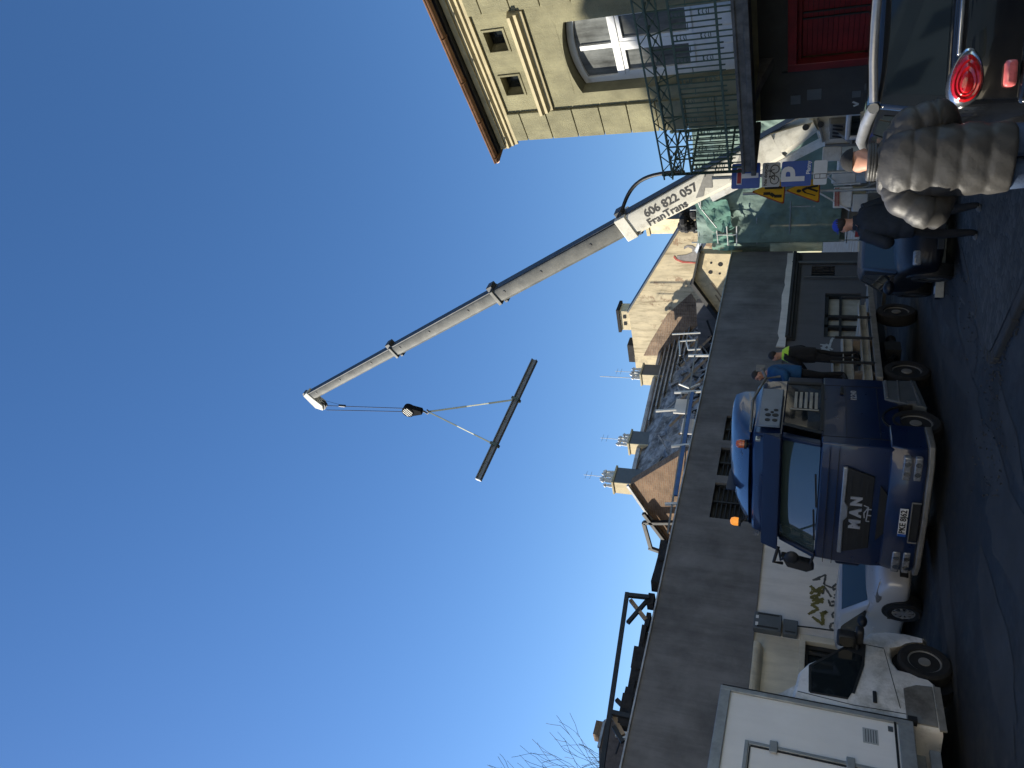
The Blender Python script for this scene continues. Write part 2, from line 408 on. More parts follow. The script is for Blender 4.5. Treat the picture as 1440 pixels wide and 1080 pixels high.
# upper storey, a little proud of the base, with louvred openings
gr = []
for (u0, u1, vt) in ((350, 401, 1003), (411, 451, 1016), (461, 496, 1026)):
    gr.append((yl(u0, 1020), yl(u1, 1015), 3.3, 4.36))
mb = MB(); tmp = MB(); holes_wall(tmp, 2.0, 27.5, WL, WT, gr, 0, .3)
mb.add([Vector((WX - p.y, p.x, p.z)) for p in tmp.v], tmp.f)
mb.bb((WX - .32, 2, WL), (WX - .002, 27.5, WL + .01)); mb.bb((WX - 9, 2, WL), (WX - .33, 2.3, WT)); mb.bb((WX - 6, 27.2, WL), (WX - .33, 27.5, WT))
mb.build('upper_wall', 'grey_render', **W)
for (a, b, c, d) in gr:
    mb = MB()
    n = 9
    for k in range(n):
        z = c + (d - c) * (k + .5) / n
        mb.prism([(WX - .2, a + .03, z - .05), (WX - .1, a + .03, z - .085), (WX - .1, a + .03, z - .065), (WX - .2, a + .03, z - .03)], (0, b - a - .06, 0))
    mb.bb((WX - .24, a, c), (WX - .22, b, d))
    for y in (a, b - .04, (a + b) / 2): mb.bb((WX - .2, y, c), (WX - .08, y + .04, d))
    mb.build('louvre', 'black_steel', **W)
mb = MB(); mb.bb((WX - .35, 2, WT), (WX + .05, 27.5, WT + .035)); mb.build('coping', 'sheet_metal', **W)
mb = MB(); mb.poly([(WX - .3, 2, WT - .1), (WX - .3, 27.5, WT - .1), (WX - 7, 27.5, WT + .05), (WX - 7, 2, WT + .05)]); mb.build('roof', 'soot', **W)
# base storey: beige, pale and blue grey stretches
ya, yb = 10.42, 16.9
WB = WX - .06
win = (yl(175, 1160), yl(133, 1160)); win = (min(win), max(win))
op = (yl(608, 1165), yl(670, 1168))
gw = (yl(692, 1150), yl(708, 1150))
for (y0, y1, m, hs) in ((2., ya, 'beige_render', [(win[0], win[1], .95, 1.86)]), (ya, yb, 'pale_render', []), (yb, 27.5, 'blue_grey_render', [(op[0], op[1], .6, 1.74), (gw[0], gw[1], 1.45, 2.25)])):
    tmp = MB(); holes_wall(tmp, y0, y1, 0, WL, hs, 0, .25); mb = MB()
    mb.add([Vector((WB - p.y, p.x, p.z)) for p in tmp.v], tmp.f); mb.build('base_wall', m, **W)
# window of the beige stretch
f = MB(); x = WB - .12
for y in (win[0], win[1] - .07): f.bb((x - .05, y, .95), (x + .02, y + .07, 1.86))
f.bb((x - .05, win[0] + .07, 1.79), (x + .02, win[1] - .07, 1.86)); f.bb((x - .05, win[0] + .07, .95), (x + .02, win[1] - .07, 1.02)); f.bb((x - .045, (win[0] + win[1]) / 2 + .15, 1.02), (x + .015, (win[0] + win[1]) / 2 + .2, 1.79))
w = f.build('window', 'dark_render', **W)
g = MB(); g.bb((x - .04, win[0] + .05, 1), (x - .03, win[1] - .05, 1.8)); o = g.build('pane', 'glass'); o.parent = w
o.data.transform(Matrix.Translation(-Vector((WX, 15, 0))))
# surround of that window, ledges and mouldings
f = MB(); e = WB + .05
f.bb((WB, win[0] - .16, .9), (e, win[0], 1.98)); f.bb((WB, win[1], .9), (e, win[1] + .16, 1.98)); f.bb((WB, win[0], 1.86), (e, win[1], 1.98))
f.build('window_surround', 'beige_render', bevel=.01, **W)
f = MB(); y0, y1 = yl(103, 1060), yl(172, 1062)
f.prism([(WB, y0, 2.72), (WB + .2, y0, 2.78), (WB + .26, y0, 2.86), (WB + .26, y0, 2.93), (WB, y0, 2.94)], (0, y1 - y0, 0)); f.build('ledge', 'beige_render', bevel=.01, **W)
f = MB(); y0, y1 = yl(603, 1108), yl(722, 1122)
f.prism([(WB, y0, 2.62), (WB + .06, y0, 2.62), (WB + .09, y0, 2.7), (WB + .16, y0, 2.74), (WB + .16, y0, 2.8), (WB + .22, y0, 2.83), (WB + .22, y0, 2.93), (WB, y0, 2.94)], (0, y1 - y0, 0), 0)
f.build('cornice', 'dark_render', bevel=.01, **W)
f = MB(); rr = random.Random(2); y = y0 - .5; pts = []
while y < y1: pts.append((WX + .02, y, WL + rr.uniform(.16, .24))); y += rr.uniform(.25, .5)
f.prism([(WX + .02, y0 - .5, WL - .05)] + pts + [(WX + .02, y1, WL + .2), (WX + .02, y1, WL - .05)], (.05, 0, 0)); f.build('crumbling_plaster_band', 'pale_render', **W)
f = MB(); f.tube([(WB + .1, gw[1] + .1, 2.95), (WB + .1, gw[1] + .1, 0.)], .055, 8); f.tube([(WB + .1, gw[0] - .12, 2.5), (WB + .1, gw[0] - .12, 0.)], .03, 6); f.build('drainpipe', 'box_grey', **W)
f = MB()
for k in range(5):
    yy = gw[0] + (gw[1] - gw[0]) * (k + .5) / 5; f.tube([(WB + .01, yy, 1.45), (WB + .01, yy, 2.25)], .02, 6)
for z in (1.6, 1.85, 2.1): f.bb((WB - .01, gw[0], z), (WB + .005, gw[1], z + .03))
f.bb((WB - .24, gw[0], 1.45), (WB - .22, gw[1], 2.25)); f.build('window_grille', 'black_steel', **W)
# opening behind the load, boarded with pale panels
f = MB(); f.bb((WB - .24, op[0], .6), (WB - .2, op[1], 1.74)); f.build('opening_boards', 'beam_primer', **W)
f = MB()
for t in (0, .24, .47, .96): f.bb((WB - .19, op[0] + (op[1] - op[0]) * t, .6), (WB - .05, op[0] + (op[1] - op[0]) * t + .12, 1.74))
f.bb((WB - .19, op[0] + .12, 1.62), (WB - .05, op[1] - .14, 1.74)); f.bb((WB - .18, op[0] + .12, 1.2), (WB - .06, op[1] - .14, 1.28)); f.build('opening_frame', 'black_steel', **W)
# graffiti on the pale stretch
def strokes(lst, X, r, m, name, parent, z0=4.2353, ox=1000, oy=640):
    f = MB(); X0 = X
    for si, s in enumerate(lst):
        X = X0 + si * .0012
        P = [onx(1080 - (oy + b / z0), ox + a / z0, X) for a, b in s]
        f2 = []
        for i in range(len(P) - 1):
            for t in range(5): f2.append(P[i].lerp(P[i + 1], t / 5))
        f2.append(P[-1])
        for i in range(len(f2) - 1):
            d = f2[i + 1] - f2[i]; n = Vector((0, -d.z, d.y)).normalized() * r * (.8 + .5 * ((i * 7) % 5) / 5)
            dx = Vector(((i % 3) * .0003, 0, 0)); f.poly([f2[i] - n + dx, f2[i + 1] - n + dx, f2[i + 1] + n + dx, f2[i] + n + dx])
    return f.build(name, m, parent=parent, world=True)
gx = WB + .003
strokes([[(578, 948), (640, 915), (595, 890), (668, 868)], [(600, 868), (672, 856)], [(668, 880), (590, 845), (648, 832)], [(632, 862), (628, 838)], [(590, 828), (606, 812), (648, 810), (640, 832)], [(596, 800), (668, 812)], [(622, 806), (590, 778)], [(624, 806), (672, 782)], [(602, 962), (668, 1010), (662, 950), (690, 930), (650, 946)]], gx, .036, 'graffiti', 'graffiti_tag', gb)
strokes([[(640, 790), (668, 828), (672, 778), (716, 846)], [(604, 745), (684, 712), (672, 770), (742, 800)], [(604, 745), (650, 738)], [(732, 1046), (706, 1030), (716, 1002), (748, 1000)], [(728, 972), (720, 945), (748, 930), (762, 960), (740, 975)], [(698, 860), (712, 900), (742, 890), (734, 868), (716, 876)], [(728, 852), (758, 846), (752, 830), (732, 834), (762, 826)], [(720, 790), (746, 766), (768, 790), (724, 804)], [(790, 770), (800, 762)]], gx, .024, 'graffiti_dark', 'graffiti_tag', gb)
strokes([[(440, 745), (520, 760)], [(450, 790), (500, 742)], [(446, 770), (520, 800), (480, 830)], [(500, 812), (540, 700), (552, 690)], [(470, 745), (462, 822)], [(448, 808), (520, 828)], [(510, 770), (545, 790)]], gx, .035, 'graffiti_white', 'graffiti_tag', gb, 6, 1080, 360)
# grey cable boxes
bx = thing('cable_cabinet', 'pair of grey metal cable boxes high on the pale wall above the van', 'cabinet', (WB, 10.45, 2.))
mb = MB(); mb.bb((.0, -.02, .38), (.2, .42, .98)); mb.build('upper_box', 'box_grey', bx, bevel=.015)
mb = MB(); mb.bb((.0, -.02, .04), (.17, .36, .35)); mb.build('lower_box', 'box_grey', bx, bevel=.015)
mb = MB(); mb.bb((.2, .05, .88), (.206, .14, .94)); mb.bb((.2, .24, .88), (.206, .32, .94)); mb.build('label_plate', 'plate_white', bx)
mb = MB(); mb.bb((.2, .02, .44), (.208, .06, .9)); mb.bb((.2, .36, .44), (.208, .39, .9)); mb.bb((.17, .02, .08), (.178, .05, .3)); mb.build('hinge', 'black_plastic', bx)
mb = MB(); mb.tube([(.05, .3, .04), (.05, .32, -.4), (.04, .36, -2.)], .018, 6); mb.build('cable', 'black_plastic', bx)

# ================================================================== roofs behind the grey building
RX = -23.; ra = onx(388, 888, RX); rb = onx(559, 923, RX)
bh = thing('burnt_house', 'brick gabled house with a burnt open roof under torn grey sheeting', 'house', (RX, ra.y, 0))
BW = dict(parent=bh, world=True)
ZR = ra.z; EX = -19.6; EZ = 5.3
# brick gable facing the camera
gy = ra.y
mb = MB(); gl = ony(316, 940, gy); gq = ony(413, 946, gy)
mb.prism([(gl.x, gy, 4.), (gl.x, gy, gl.z), (-22.6, gy, ZR + .02), (EX - .2, gy, EZ + .3), (EX - .2, gy, 4.)], (0, .4, 0)); mb.build('brick_gable', 'red_brick', **BW)
mb = MB(); mb.bar((gl.x - .1, gy - .06, gl.z - .06), (-22.55, gy - .06, ZR + .1), .12, .1); mb.build('verge', 'sheet_metal', **BW)
# roof planes: ridge to street eave, in strips of sheeting, charred area and standing battens
mb = MB(); n = 26; mN = 14; rr = random.Random(11)
def rpt(s, t): # s along ridge 0..1, t down slope 0..1
    y = ra.y + .4 + (rb.y + 2.5 - ra.y) * s
    return Vector((RX + (EX - RX) * t, y, ZR + .42 * s + (EZ - ZR) * t))
V_ = []
for i in range(n + 1):
    for j in range(mN + 1):
        p = rpt(i / n, j / mN); ch = 1. if (j / mN > .12 + .3 * (i / n) and i / n < .8) else .15
        V_.append(p + Vector((0, rr.uniform(-.09, .09) * ch, rr.uniform(-.26, .2) * ch)))
fs = [(i * (mN + 1) + j, (i + 1) * (mN + 1) + j, (i + 1) * (mN + 1) + j + 1, i * (mN + 1) + j + 1) for i in range(n) for j in range(mN) if not (j > 8 and rr.random() < .45)]
mb.add(V_, fs); mb.build('charred_roof', 'charred', **BW)
mb = MB(); mb.poly([rpt(0, 0) - Vector((0, 0, .4)), rpt(1, 0) - Vector((0, 0, .4)), rpt(1, 1.05) - Vector((0, 0, .4)), rpt(0, 1.05) - Vector((0, 0, .4))]); mb.build('roof_void', 'soot', **BW)
mb = MB(); r3 = random.Random(31)
for k in range(70):
    p = rpt(r3.uniform(.04, .8), r3.uniform(.35, 1.)) + Vector((0, 0, r3.uniform(-.05, .2))); d = Vector((r3.uniform(-.4, .6), r3.uniform(-1, 1), r3.uniform(-.5, .4))).normalized() * r3.uniform(.2, .9); mb.bar(p, p + d, r3.uniform(.04, .2), r3.uniform(.02, .06))
mb.build('loose_slates', 'charred', **BW)['kind'] = 'stuff'
mb = MB()
for k in range(22):
    p = rpt(r3.uniform(.1, .85), r3.uniform(.5, 1.)) + Vector((0, 0, r3.uniform(.0, .25))); d = Vector((r3.uniform(-.2, .8), r3.uniform(-.7, .7), r3.uniform(-.6, .3))).normalized() * r3.uniform(.5, 1.4); mb.bar(p, p + d, .07, .07)
mb.build('burnt_laths', 'soot', **BW)['kind'] = 'stuff'
mb = MB()
for k in range(7):
    t = .0 + k * .075; a, b = rpt(.28 + .06 * k, t) + Vector((0, 0, .12)), rpt(1., t + .02) + Vector((0, 0, .12)); mb.bar(a, b, .34, .05)
mb.build('sheet_metal_strip', 'sheet_metal', **BW)
mb = MB(); mb.bar(rpt(.0, 0) + Vector((0, 0, .1)), rpt(1, 0) + Vector((0, 0, .12)), .3, .16); mb.build('ridge_cap', 'sheet_metal', **BW)
mb = MB()
for s, t0, t1 in ((.18, .5, 1.), (.3, .55, 1.02), (.42, .5, 1.), (.56, .5, .98), (.66, .6, 1.03), (.08, .66, 1.)):
    mb.bar(rpt(s, t0) + Vector((0, 0, .3)), rpt(s + .05, t1) + Vector((0, .4, .1)), .13, .1)
mb.build('rafter', 'timber', **BW)
mb = MB()
for a, b in (((905, 735), (948, 735)), ((905, 735), (915, 770)), ((905, 722), (940, 768)), ((912, 770), (935, 778))):
    A = ony(1080 - a[1], a[0] , gy - .25); B = ony(1080 - b[1], b[0], gy - .25); mb.bar(A, B, .14, .14)
mb.build('charred_frame', 'black_steel', **BW)
mb = MB(); mb.poly([(EX, ra.y, 3.), (EX, 30, 3.), (EX, 30, EZ), (EX, ra.y, EZ)]); mb.build('front_wall', 'soot', **BW)
mb = MB(); mb.poly([(RX, ra.y + .2, ZR), (RX, rb.y + 2, ZR + .4), (RX - 5, rb.y + 2, 5), (RX - 5, ra.y + .2, 5)]); mb.build('back_roof', 'roof_tile', **BW)
# chimneys on the ridge: dark stack, light side, row of pale pots and an aerial
def chimney(u, v, wid, hh, label, dX=0.):
    b = onx(u, v, RX + dX); c = thing('chimney', label, 'chimney', (b.x, b.y, b.z - .6), 0, 'chimneys on the burnt roof')
    m = MB(); m.bb((-.3, -wid / 2, 0), (.3, wid / 2, .6 + hh)); m.build('stack', ['box_grey'], c, bevel=.01)
    m = MB(); m.bb((-.31, -wid / 2 - .04, .1), (.31, -wid / 2 - .002, .58 + hh)); m.build('rendered_face', 'plaster_clean', c)
    m = MB(); m.bb((-.36, -wid / 2 - .08, .6 + hh), (.36, wid / 2 + .06, .68 + hh)); m.build('cap', 'cream_trim', c, bevel=.01)
    r2 = random.Random(int(u)); k = 0
    for y in [(-wid / 2 + .08) + q * .13 for q in range(int(wid / .13))]:
        m = MB(); h = r2.uniform(.35, .62); m.lathe([(.065, 0), (.07, .12), (.05, h * .7), (.085, h * .75), (.085, h * .85), (.03, h)], (r2.uniform(-.12, .12), y, .68 + hh), (0, 0, 1), 8)
        m.build('chimney_pot', 'white_steel', c, smooth=40)
    m = MB(); x = .1; m.tube([(x, 0, .68 + hh), (x, 0, 2.0 + hh)], .012, 5)
    for z in (1.7, 1.9): m.tube([(x, -.22, z + hh), (x, .22, z + hh)], .007, 4)
    m.build('aerial', 'galv', c)
    return c
chimney(403, 892, .85, .75, 'rendered chimney stack with pale pots at the brick gable end')
chimney(457, 906, .8, .55, 'chimney stack with a cluster of pots in the middle of the burnt ridge')
chimney(553, 921, .8, .55, 'chimney stack with pale pots beside the tall plastered gable')
mb = MB(); p = onx(547, 918, RX); mb.tube([p, p + Vector((0, 0, 2.6))], .018, 5); tag(mb.build('aerial_mast', 'galv'), 'thin grey aerial mast rising from the burnt ridge near the plastered gable', 'aerial')

# big plastered party wall
GY = 30.
G = lambda u, v: ony(u, v, GY)
pg = thing('gable_building', 'tall house with a stained cream party wall and sloping roof edge', 'house', (-19, GY, 0))
PW = dict(parent=pg, world=True)
P_ = [G(776, 968), G(642, 884), G(578, 893), G(578, 1010), G(745, 1020)]
P_[3] = Vector((P_[2].x, GY, 4)); P_[4] = Vector((-15.7, GY, 4)); ev = Vector((-15.7, GY, P_[0].z))
pol = [P_[0], P_[1], Vector((P_[2].x, GY, P_[2].z)), P_[3], P_[4]]
mb = MB(); mb.prism(pol, (0, .5, 0)); mb.build('party_wall', 'gable_plaster', **PW)
# exposed brick in the lower corner
mb = MB(); mb.prism([G(580, 905), G(600, 915), G(638, 938), G(668, 972), G(640, 990), G(580, 990)], (0, -.012, 0)); mb.build('exposed_brick', 'gable_brick', **PW)
mb = MB(); mb.bar(P_[0] + Vector((.1, .22, .02)), P_[1] + Vector((0, .22, .03)), .62, .07); mb.build('roof_edge', 'box_grey', **PW)
mb = MB(); mb.bb((P_[2].x - .75, GY, 7.6), (P_[2].x - .002, GY + 1.2, P_[2].z + .02)); mb.build('buttress', 'plaster_clean', **PW)
c = G(628, 884); mb = MB(); mb.bb((c.x - .55, GY + .05, c.z - .5), (c.x + .55, GY + .75, c.z + .42)); ch = mb.build('chimney_stack', 'plaster_clean', **PW)
mb = MB(); mb.bb((c.x - .65, GY - .03, c.z + .42), (c.x + .65, GY + .85, c.z + .56)); o = mb.build('cap', 'soot', **PW)
mb = MB()
for dx in (-.25, .15): mb.bb((c.x + dx, GY + .02, c.z + .12), (c.x + dx + .16, GY + .05, c.z + .26))
mb.build('flue_hole', 'soot', **PW)
mb = MB(); c = G(586, 886); mb.bb((c.x - .7, GY + .02, c.z - .35), (c.x + .35, GY + .7, c.z + .12)); mb.build('dark_cap', 'soot', **PW)
# old mural remains: grey hook shape and red arc
f = MB()
def blot(pts, dy): f.prism([ony(1080 - (280 + b / 6), 940 + a / 6, GY - dy) for a, b in pts], (0, .004, 0))
blot([(70, 480), (150, 470), (200, 450), (200, 420), (165, 405), (130, 425), (130, 405), (160, 390), (205, 395), (240, 420), (250, 470), (262, 500), (240, 528), (150, 522), (80, 510)], .012); f.build('mural_remains', 'paint_grey', **PW)
f = MB(); blot([(50, 478), (70, 505), (130, 525), (250, 535), (245, 545), (120, 540), (60, 515), (40, 490)], .018); f.build('mural_arc', 'paint_red', **PW)
# burnt mass under the eave end
mb = MB(); rr = random.Random(4)
for k in range(16):
    q = ony(rr.uniform(758, 782), rr.uniform(958, 990), GY - rr.uniform(.4, 1.)); mb.ell(q, rr.uniform(.12, .3), rr.uniform(.15, .3), rr.uniform(.12, .3), 7, 5)
mb.build('charred_eave', 'soot', **PW)

# small lower gable in front
S = lambda u, v: ony(u, v, 27.6)
sg = thing('lean_to_gable', 'small cream gable with dark sloping eaves rising behind the grey parapet', 'gable', (-17, 27.6, 0))
SW = dict(parent=sg, world=True)
pol = [S(723, 984), S(682, 976), S(641, 1003), S(638, 1020), S(722, 1036)]; pol[3].z = 4.9; pol[4].z = 4.9
pol2 = [q + Vector((0, .02, 0)) for q in pol]
mb = MB(); mb.prism(pol2, (0, .4, 0)); mb.build('gable_wall', 'plaster_clean', **SW)
mb = MB(); mb.bar(S(682, 975) + Vector((.1, 0, .04)), S(617, 1024), .5, .16); mb.build('eaves_board', 'black_steel', **SW)
mb = MB(); mb.bar(S(682, 974), S(730, 984), .5, .08); mb.build('coping', 'kerb_stone', **SW)
mb = MB()
for (u, v, r) in ((708, 1013, .1), (697, 999, .09), (710, 1000, .05), (695, 1012, .05)): q = S(u, v); mb.cyl(q + Vector((0, .03, 0)), q + Vector((0, .012, 0)), r, 10)
mb.build('hole', 'soot', **SW)
mb = MB(); mb.bar(S(660, 1016) + Vector((0, .01, 0)), S(682, 1000) + Vector((0, .01, 0)), .02, .05); mb.bar(S(648, 1018) + Vector((0, .01, 0)), S(665, 1006) + Vector((0, .01, 0)), .02, .05); mb.build('crack', 'timber', **SW)
mb = MB(); q0, q1 = S(640, 1020), S(570, 985)
mb.bb((q1.x - 2.2, 27.9, 4.5), (q0.x + .3, 28.2, S(640, 978).z)); mb.build('grey_annex_wall', 'grey_render', **SW)

# steel frames standing on the grey parapet
sf = thing('roof_frame', 'open black steel frame with diagonal braces standing on the grey roof', 'frame', (-16.3, 9, 5.2))
FW = dict(parent=sf, world=True); FX = -16.3
FP = lambda u, v: onx(u, v, FX)
mb = MB(); mb.bar(FP(246, 882), FP(-30, 842), .1, .1); mb.build('top_beam', 'black_steel', **FW)
for u, v, u2, v2 in ((243, 884, 240, 913), (78, 860, 72, 886)): mb = MB(); mb.bar(FP(u, v), FP(u2, v2), .1, .1); mb.build('post', 'black_steel', **FW)
for u, v, u2, v2, m in ((208, 882, 240, 910, 'black_steel'), (240, 886, 212, 908, 'timber'), (76, 862, 50, 876, 'timber'), (100, 866, 92, 874, 'black_steel'), (40, 875, 62, 862, 'black_steel')):
    mb = MB(); mb.bar(FP(u, v) + Vector((-.12, 0, 0)), FP(u2, v2) + Vector((-.12, 0, 0)), .09, .09); mb.build('brace', m, **FW)
mb = MB(); rr = random.Random(8)
for k in range(26):
    q = FP(0, 0); u = rr.uniform(60, 300); q = onx(u, 874 + .215 * u - rr.uniform(3, 11), -16.5); q.z = max(q.z, 5.2); mb.box(q, (rr.uniform(.1, .4), rr.uniform(.3, .9), rr.uniform(.08, .3)), rr.uniform(-.3, .3))
tag(mb.build('roof_rubble', 'soot'), 'ragged dark rubble and debris lying along the grey parapet', 'rubble', None, 'stuff')
rl = thing('roof_railing', 'blue beam and white posts standing along the roof above the truck', 'railing', (-16.5, 17, 5.2))
LW = dict(parent=rl, world=True); LX = -16.5
LP = lambda u, v: onx(u, v, LX)
mb = MB(); mb.bar(LP(530, 974), LP(383, 950), .06, .11); mb.build('blue_beam', 'blue_steel', **LW)
mb = MB(); mb.bar(LP(600, 980), LP(330, 939), .05, .05); mb.build('rail', 'grey_steel', **LW)
for a, b in (((948, 552), (988, 550)), ((944, 628), (975, 624)), ((935, 709), (955, 708)), ((922, 578), (945, 576)), ((968, 500), (992, 500))):
    mb = MB(); mb.bar(LP(1080 - a[1], a[0]), LP(1080 - b[1], b[0] + 6), .07, .07); mb.build('post', 'white_steel', **LW)
mb = MB()
for pl in (((955, 540), (970, 546), (984, 540)), ((956, 500), (955, 480), (978, 478)), ((965, 480), (968, 492), (985, 491)), ((945, 470), (985, 468))):
    q = [LP(1080 - b, a) for a, b in pl]
    for i in range(len(q) - 1): mb.bar(q[i], q[i + 1], .045, .045)
mb.build('bent_rail', 'white_steel', **LW)
mb = MB()
for a, b in (((968, 590), (988, 590)), ((958, 562), (968, 568))):
    q = LP(1080 - a[1], a[0]); mb.box(q + Vector((-.3, 0, 0)), (.05, .7, .45))
mb.build('pale_board', 'pale_render', **LW)

# overhead cable
mb = MB(); a, b = LP(360, 905), FP(30, 878) + Vector((-.3, 0, 0)); pts = [onx(470, 966, -17.5).lerp(onx(20, 866, -17.5), t / 12) - Vector((0, 0, .35 * math.sin(PI * t / 12))) for t in range(13)]
mb.tube(pts, .022, 5); tag(mb.build('overhead_cable', 'wire'), 'thin black cable strung along above the grey roof', 'cable')

# mansard house far left
mh = thing('mansard_house', 'dark mansard roofed house behind the grey parapet below the bare tree', 'house', (-30, 14, 0))
MW = dict(parent=mh, world=True)
A = onx(80, 888, -30); B = onx(64, 850, -30); Cc = onx(28, 842, -30); D = onx(-20, 862, -30)
mb = MB(); mb.prism([Vector((-30, A.y, 3)), A, B, Cc, Vector((-30, D.y - 2, D.z)), Vector((-30, D.y - 2, 3))], (-8, 0, 0)); mb.build('mansard_roof', 'roof_tile', **MW)
mb = MB(); mb.bar(A + Vector((.05, 0, 0)), B + Vector((.05, 0, 0)), .12, .1); mb.bar(B + Vector((.05, 0, 0)), Cc + Vector((.05, 0, 0)), .12, .1); mb.build('roof_flashing', 'sheet_metal', **MW)
q = onx(55, 880, -29.9); mb = MB(); mb.bb((-30.1, q.y - .4, q.z - .2), (-29.85, q.y + .45, q.z + .35)); mb.build('dormer', 'pale_render', **MW)
q = onx(62, 846, -30); mb = MB(); mb.bb((-31, q.y - .3, q.z - .4), (-30.4, q.y + .3, q.z + .35)); mb.build('chimney_stack', 'red_brick', **MW)

# bare tree
bt = thing('bare_tree', 'leafless tree with thin upright branches beyond the grey roof', 'tree', (onx(20, 760, -36).x, onx(20, 760, -36).y, 0))
tr = MB(); tw = MB(); rr = random.Random(21)
def grow(p, d, r, L, lv):
    pts = [p]; rs = [r]
    for k in range(4):
        d = (d + Vector((rr.uniform(-.16, .16), rr.uniform(-.16, .16), rr.uniform(-.02, .12)))).normalized()
        p = p + d * L / 4; pts.append(p); rs.append(r * (1 - .16 * (k + 1)))
    (tr if lv < 2 else tw).tube(pts, [max(q, .0095) for q in rs], 6 if lv < 2 else 4)
    if lv >= 5: return
    for k in range(3 if lv < 3 else 2):
        t = rr.choice((2, 3, 4)); ax = Vector((rr.uniform(-1, 1), rr.uniform(-1, 1), rr.uniform(-.1, .7))).normalized()
        grow(pts[t], (d + ax * .75).normalized(), rs[t] * .66, L * rr.uniform(.62, .8), lv + 1)
    if lv < 4: grow(pts[-1], d, rs[-1] * .85, L * .75, lv + 1)
grow(Vector((0, 0, 0)), Vector((0, 0, 1)), .25, 4.9, 0)
tr.build('trunk', 'bark', bt, smooth=60); tw.build('crown', 'bark', bt)
# ================================================================== corner house with balcony
HP = Vector((-5.743, 14.934, 0)); HR = R_(-22)
ho = thing('corner_house', 'olive rendered corner house with deep eaves, arched balcony door and red shopfront', 'house', HP, HR)
door = (1.03, 2.61, 3.43, 6.66); att = [(1.15, 1.6, 7.68, 8.06), (2.18, 2.62, 7.68, 8.06)]; shop = (1.1, 3.75, 0, 2.72)
far = (4.3, 5.9, 3.43, 6.66)
mb = MB(); holes_wall(mb, 0, 8, 0, 8.57, [door, far, shop] + att + [(4.6, 5.05, 7.68, 8.06)], 0, .36)
mb.poly([(0, 0, 0), (0, 9, 0), (0, 9, 8.57), (0, 0, 8.57)])
for a, b in ((door[0], door[1]), (far[0], far[1])):   # segmental arch
    arc = [(a + (b - a) * t / 12, 6.5 + .15 * (1 - (2 * t / 12 - 1) ** 2)) for t in range(13)]
    mb.prism([(a, .0, 6.67)] + [(x, .0, z) for x, z in arc] + [(b, .0, 6.67)], (0, .35, 0))
mb.build('wall', 'olive_render', ho)
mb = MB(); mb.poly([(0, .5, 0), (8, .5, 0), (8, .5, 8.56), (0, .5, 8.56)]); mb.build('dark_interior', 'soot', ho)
# rusticated corner strip
mb = MB(); z = 3.45
while z < 8.1:
    h = min(.56, 8.22 - z); mb.bb((-.03, -.055, z + .008), (.7, .001, z + h - .008)); z += .56
mb.build('corner_strip', 'olive_render', ho, bevel=.012)
mb = MB(); z = 3.45
while z < 8.1:
    h = min(.56, 8.22 - z); mb.bb((3.0, -.055, z + .008), (3.9, .001, z + h - .008)); z += .56
mb.build('corner_strip', 'olive_render', ho, bevel=.012)
# cornice: stepped mouldings, pale frieze, soffit, gutter
mb = MB(); mb.prism([(-.12, .0, 8.2), (-.12, -.05, 8.2), (-.12, -.06, 8.27), (-.12, -.1, 8.29), (-.12, -.1, 8.34), (-.12, -.16, 8.38), (-.12, -.16, 8.44), (-.12, 0, 8.44)], (8.1, 0, 0)); mb.build('cornice_moulding', 'cream_trim', ho)
mb = MB(); mb.bb((-.1, -.2, 8.445), (8, -.002, 8.555)); mb.build('frieze', 'cream_trim', ho, bevel=.01)
EF, ES, EZ2 = .3, .12, 8.57     # eave overhang: front, side, height
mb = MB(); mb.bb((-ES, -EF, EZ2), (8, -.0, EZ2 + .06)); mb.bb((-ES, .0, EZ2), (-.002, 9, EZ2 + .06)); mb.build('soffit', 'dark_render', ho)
n = 8
arc = [(-EF - .1 + .08 * math.cos(PI + PI * k / n), EZ2 + .1 + .08 * math.sin(PI + PI * k / n)) for k in range(n + 1)]
mb = MB(); mb.prism([(-ES - .1, y, z) for y, z in arc], (8.4, 0, 0)); mb.tube([(-ES - .1, -EF - .18, EZ2 + .1), (8.2, -EF - .18, EZ2 + .1)], .018, 6)
mb.prism([(x + EF - ES, -EF - .1, z) for x, z in arc], (0, 9.6, 0))
for k in range(8): mb.tube([(-.1 + k, -EF - .1 + .09 * math.cos(t), EZ2 + .1 + .09 * math.sin(t)) for t in (PI, PI * 1.25, PI * 1.5, PI * 1.75, 2 * PI)], .012, 5)
mb.build('gutter', 'copper_gutter', ho, smooth=50)
mb = MB(); mb.prism([(-ES, -EF, EZ2 + .07), (8, -EF, EZ2 + .07), (8, 5, 11.2), (4, 5, 11.2)], (0, 0, .06)); mb.prism([(-ES, -EF, EZ2 + .07), (4, 5, 11.2), (4, 9, 11.2), (-ES, 9, EZ2 + .07)], (0, 0, .06)); mb.build('roof', 'roof_tile', ho)
# drip moulding over the balcony door
mb = MB(); mb.prism([(.72, .0, 7.18), (.72, -.05, 7.18), (.72, -.07, 7.24), (.72, -.14, 7.27), (.72, -.14, 7.33), (.72, -.2, 7.37), (.72, -.2, 7.43), (.72, 0, 7.47)], (2.25, 0, 0)); mb.build('drip_moulding', 'cream_trim', ho)
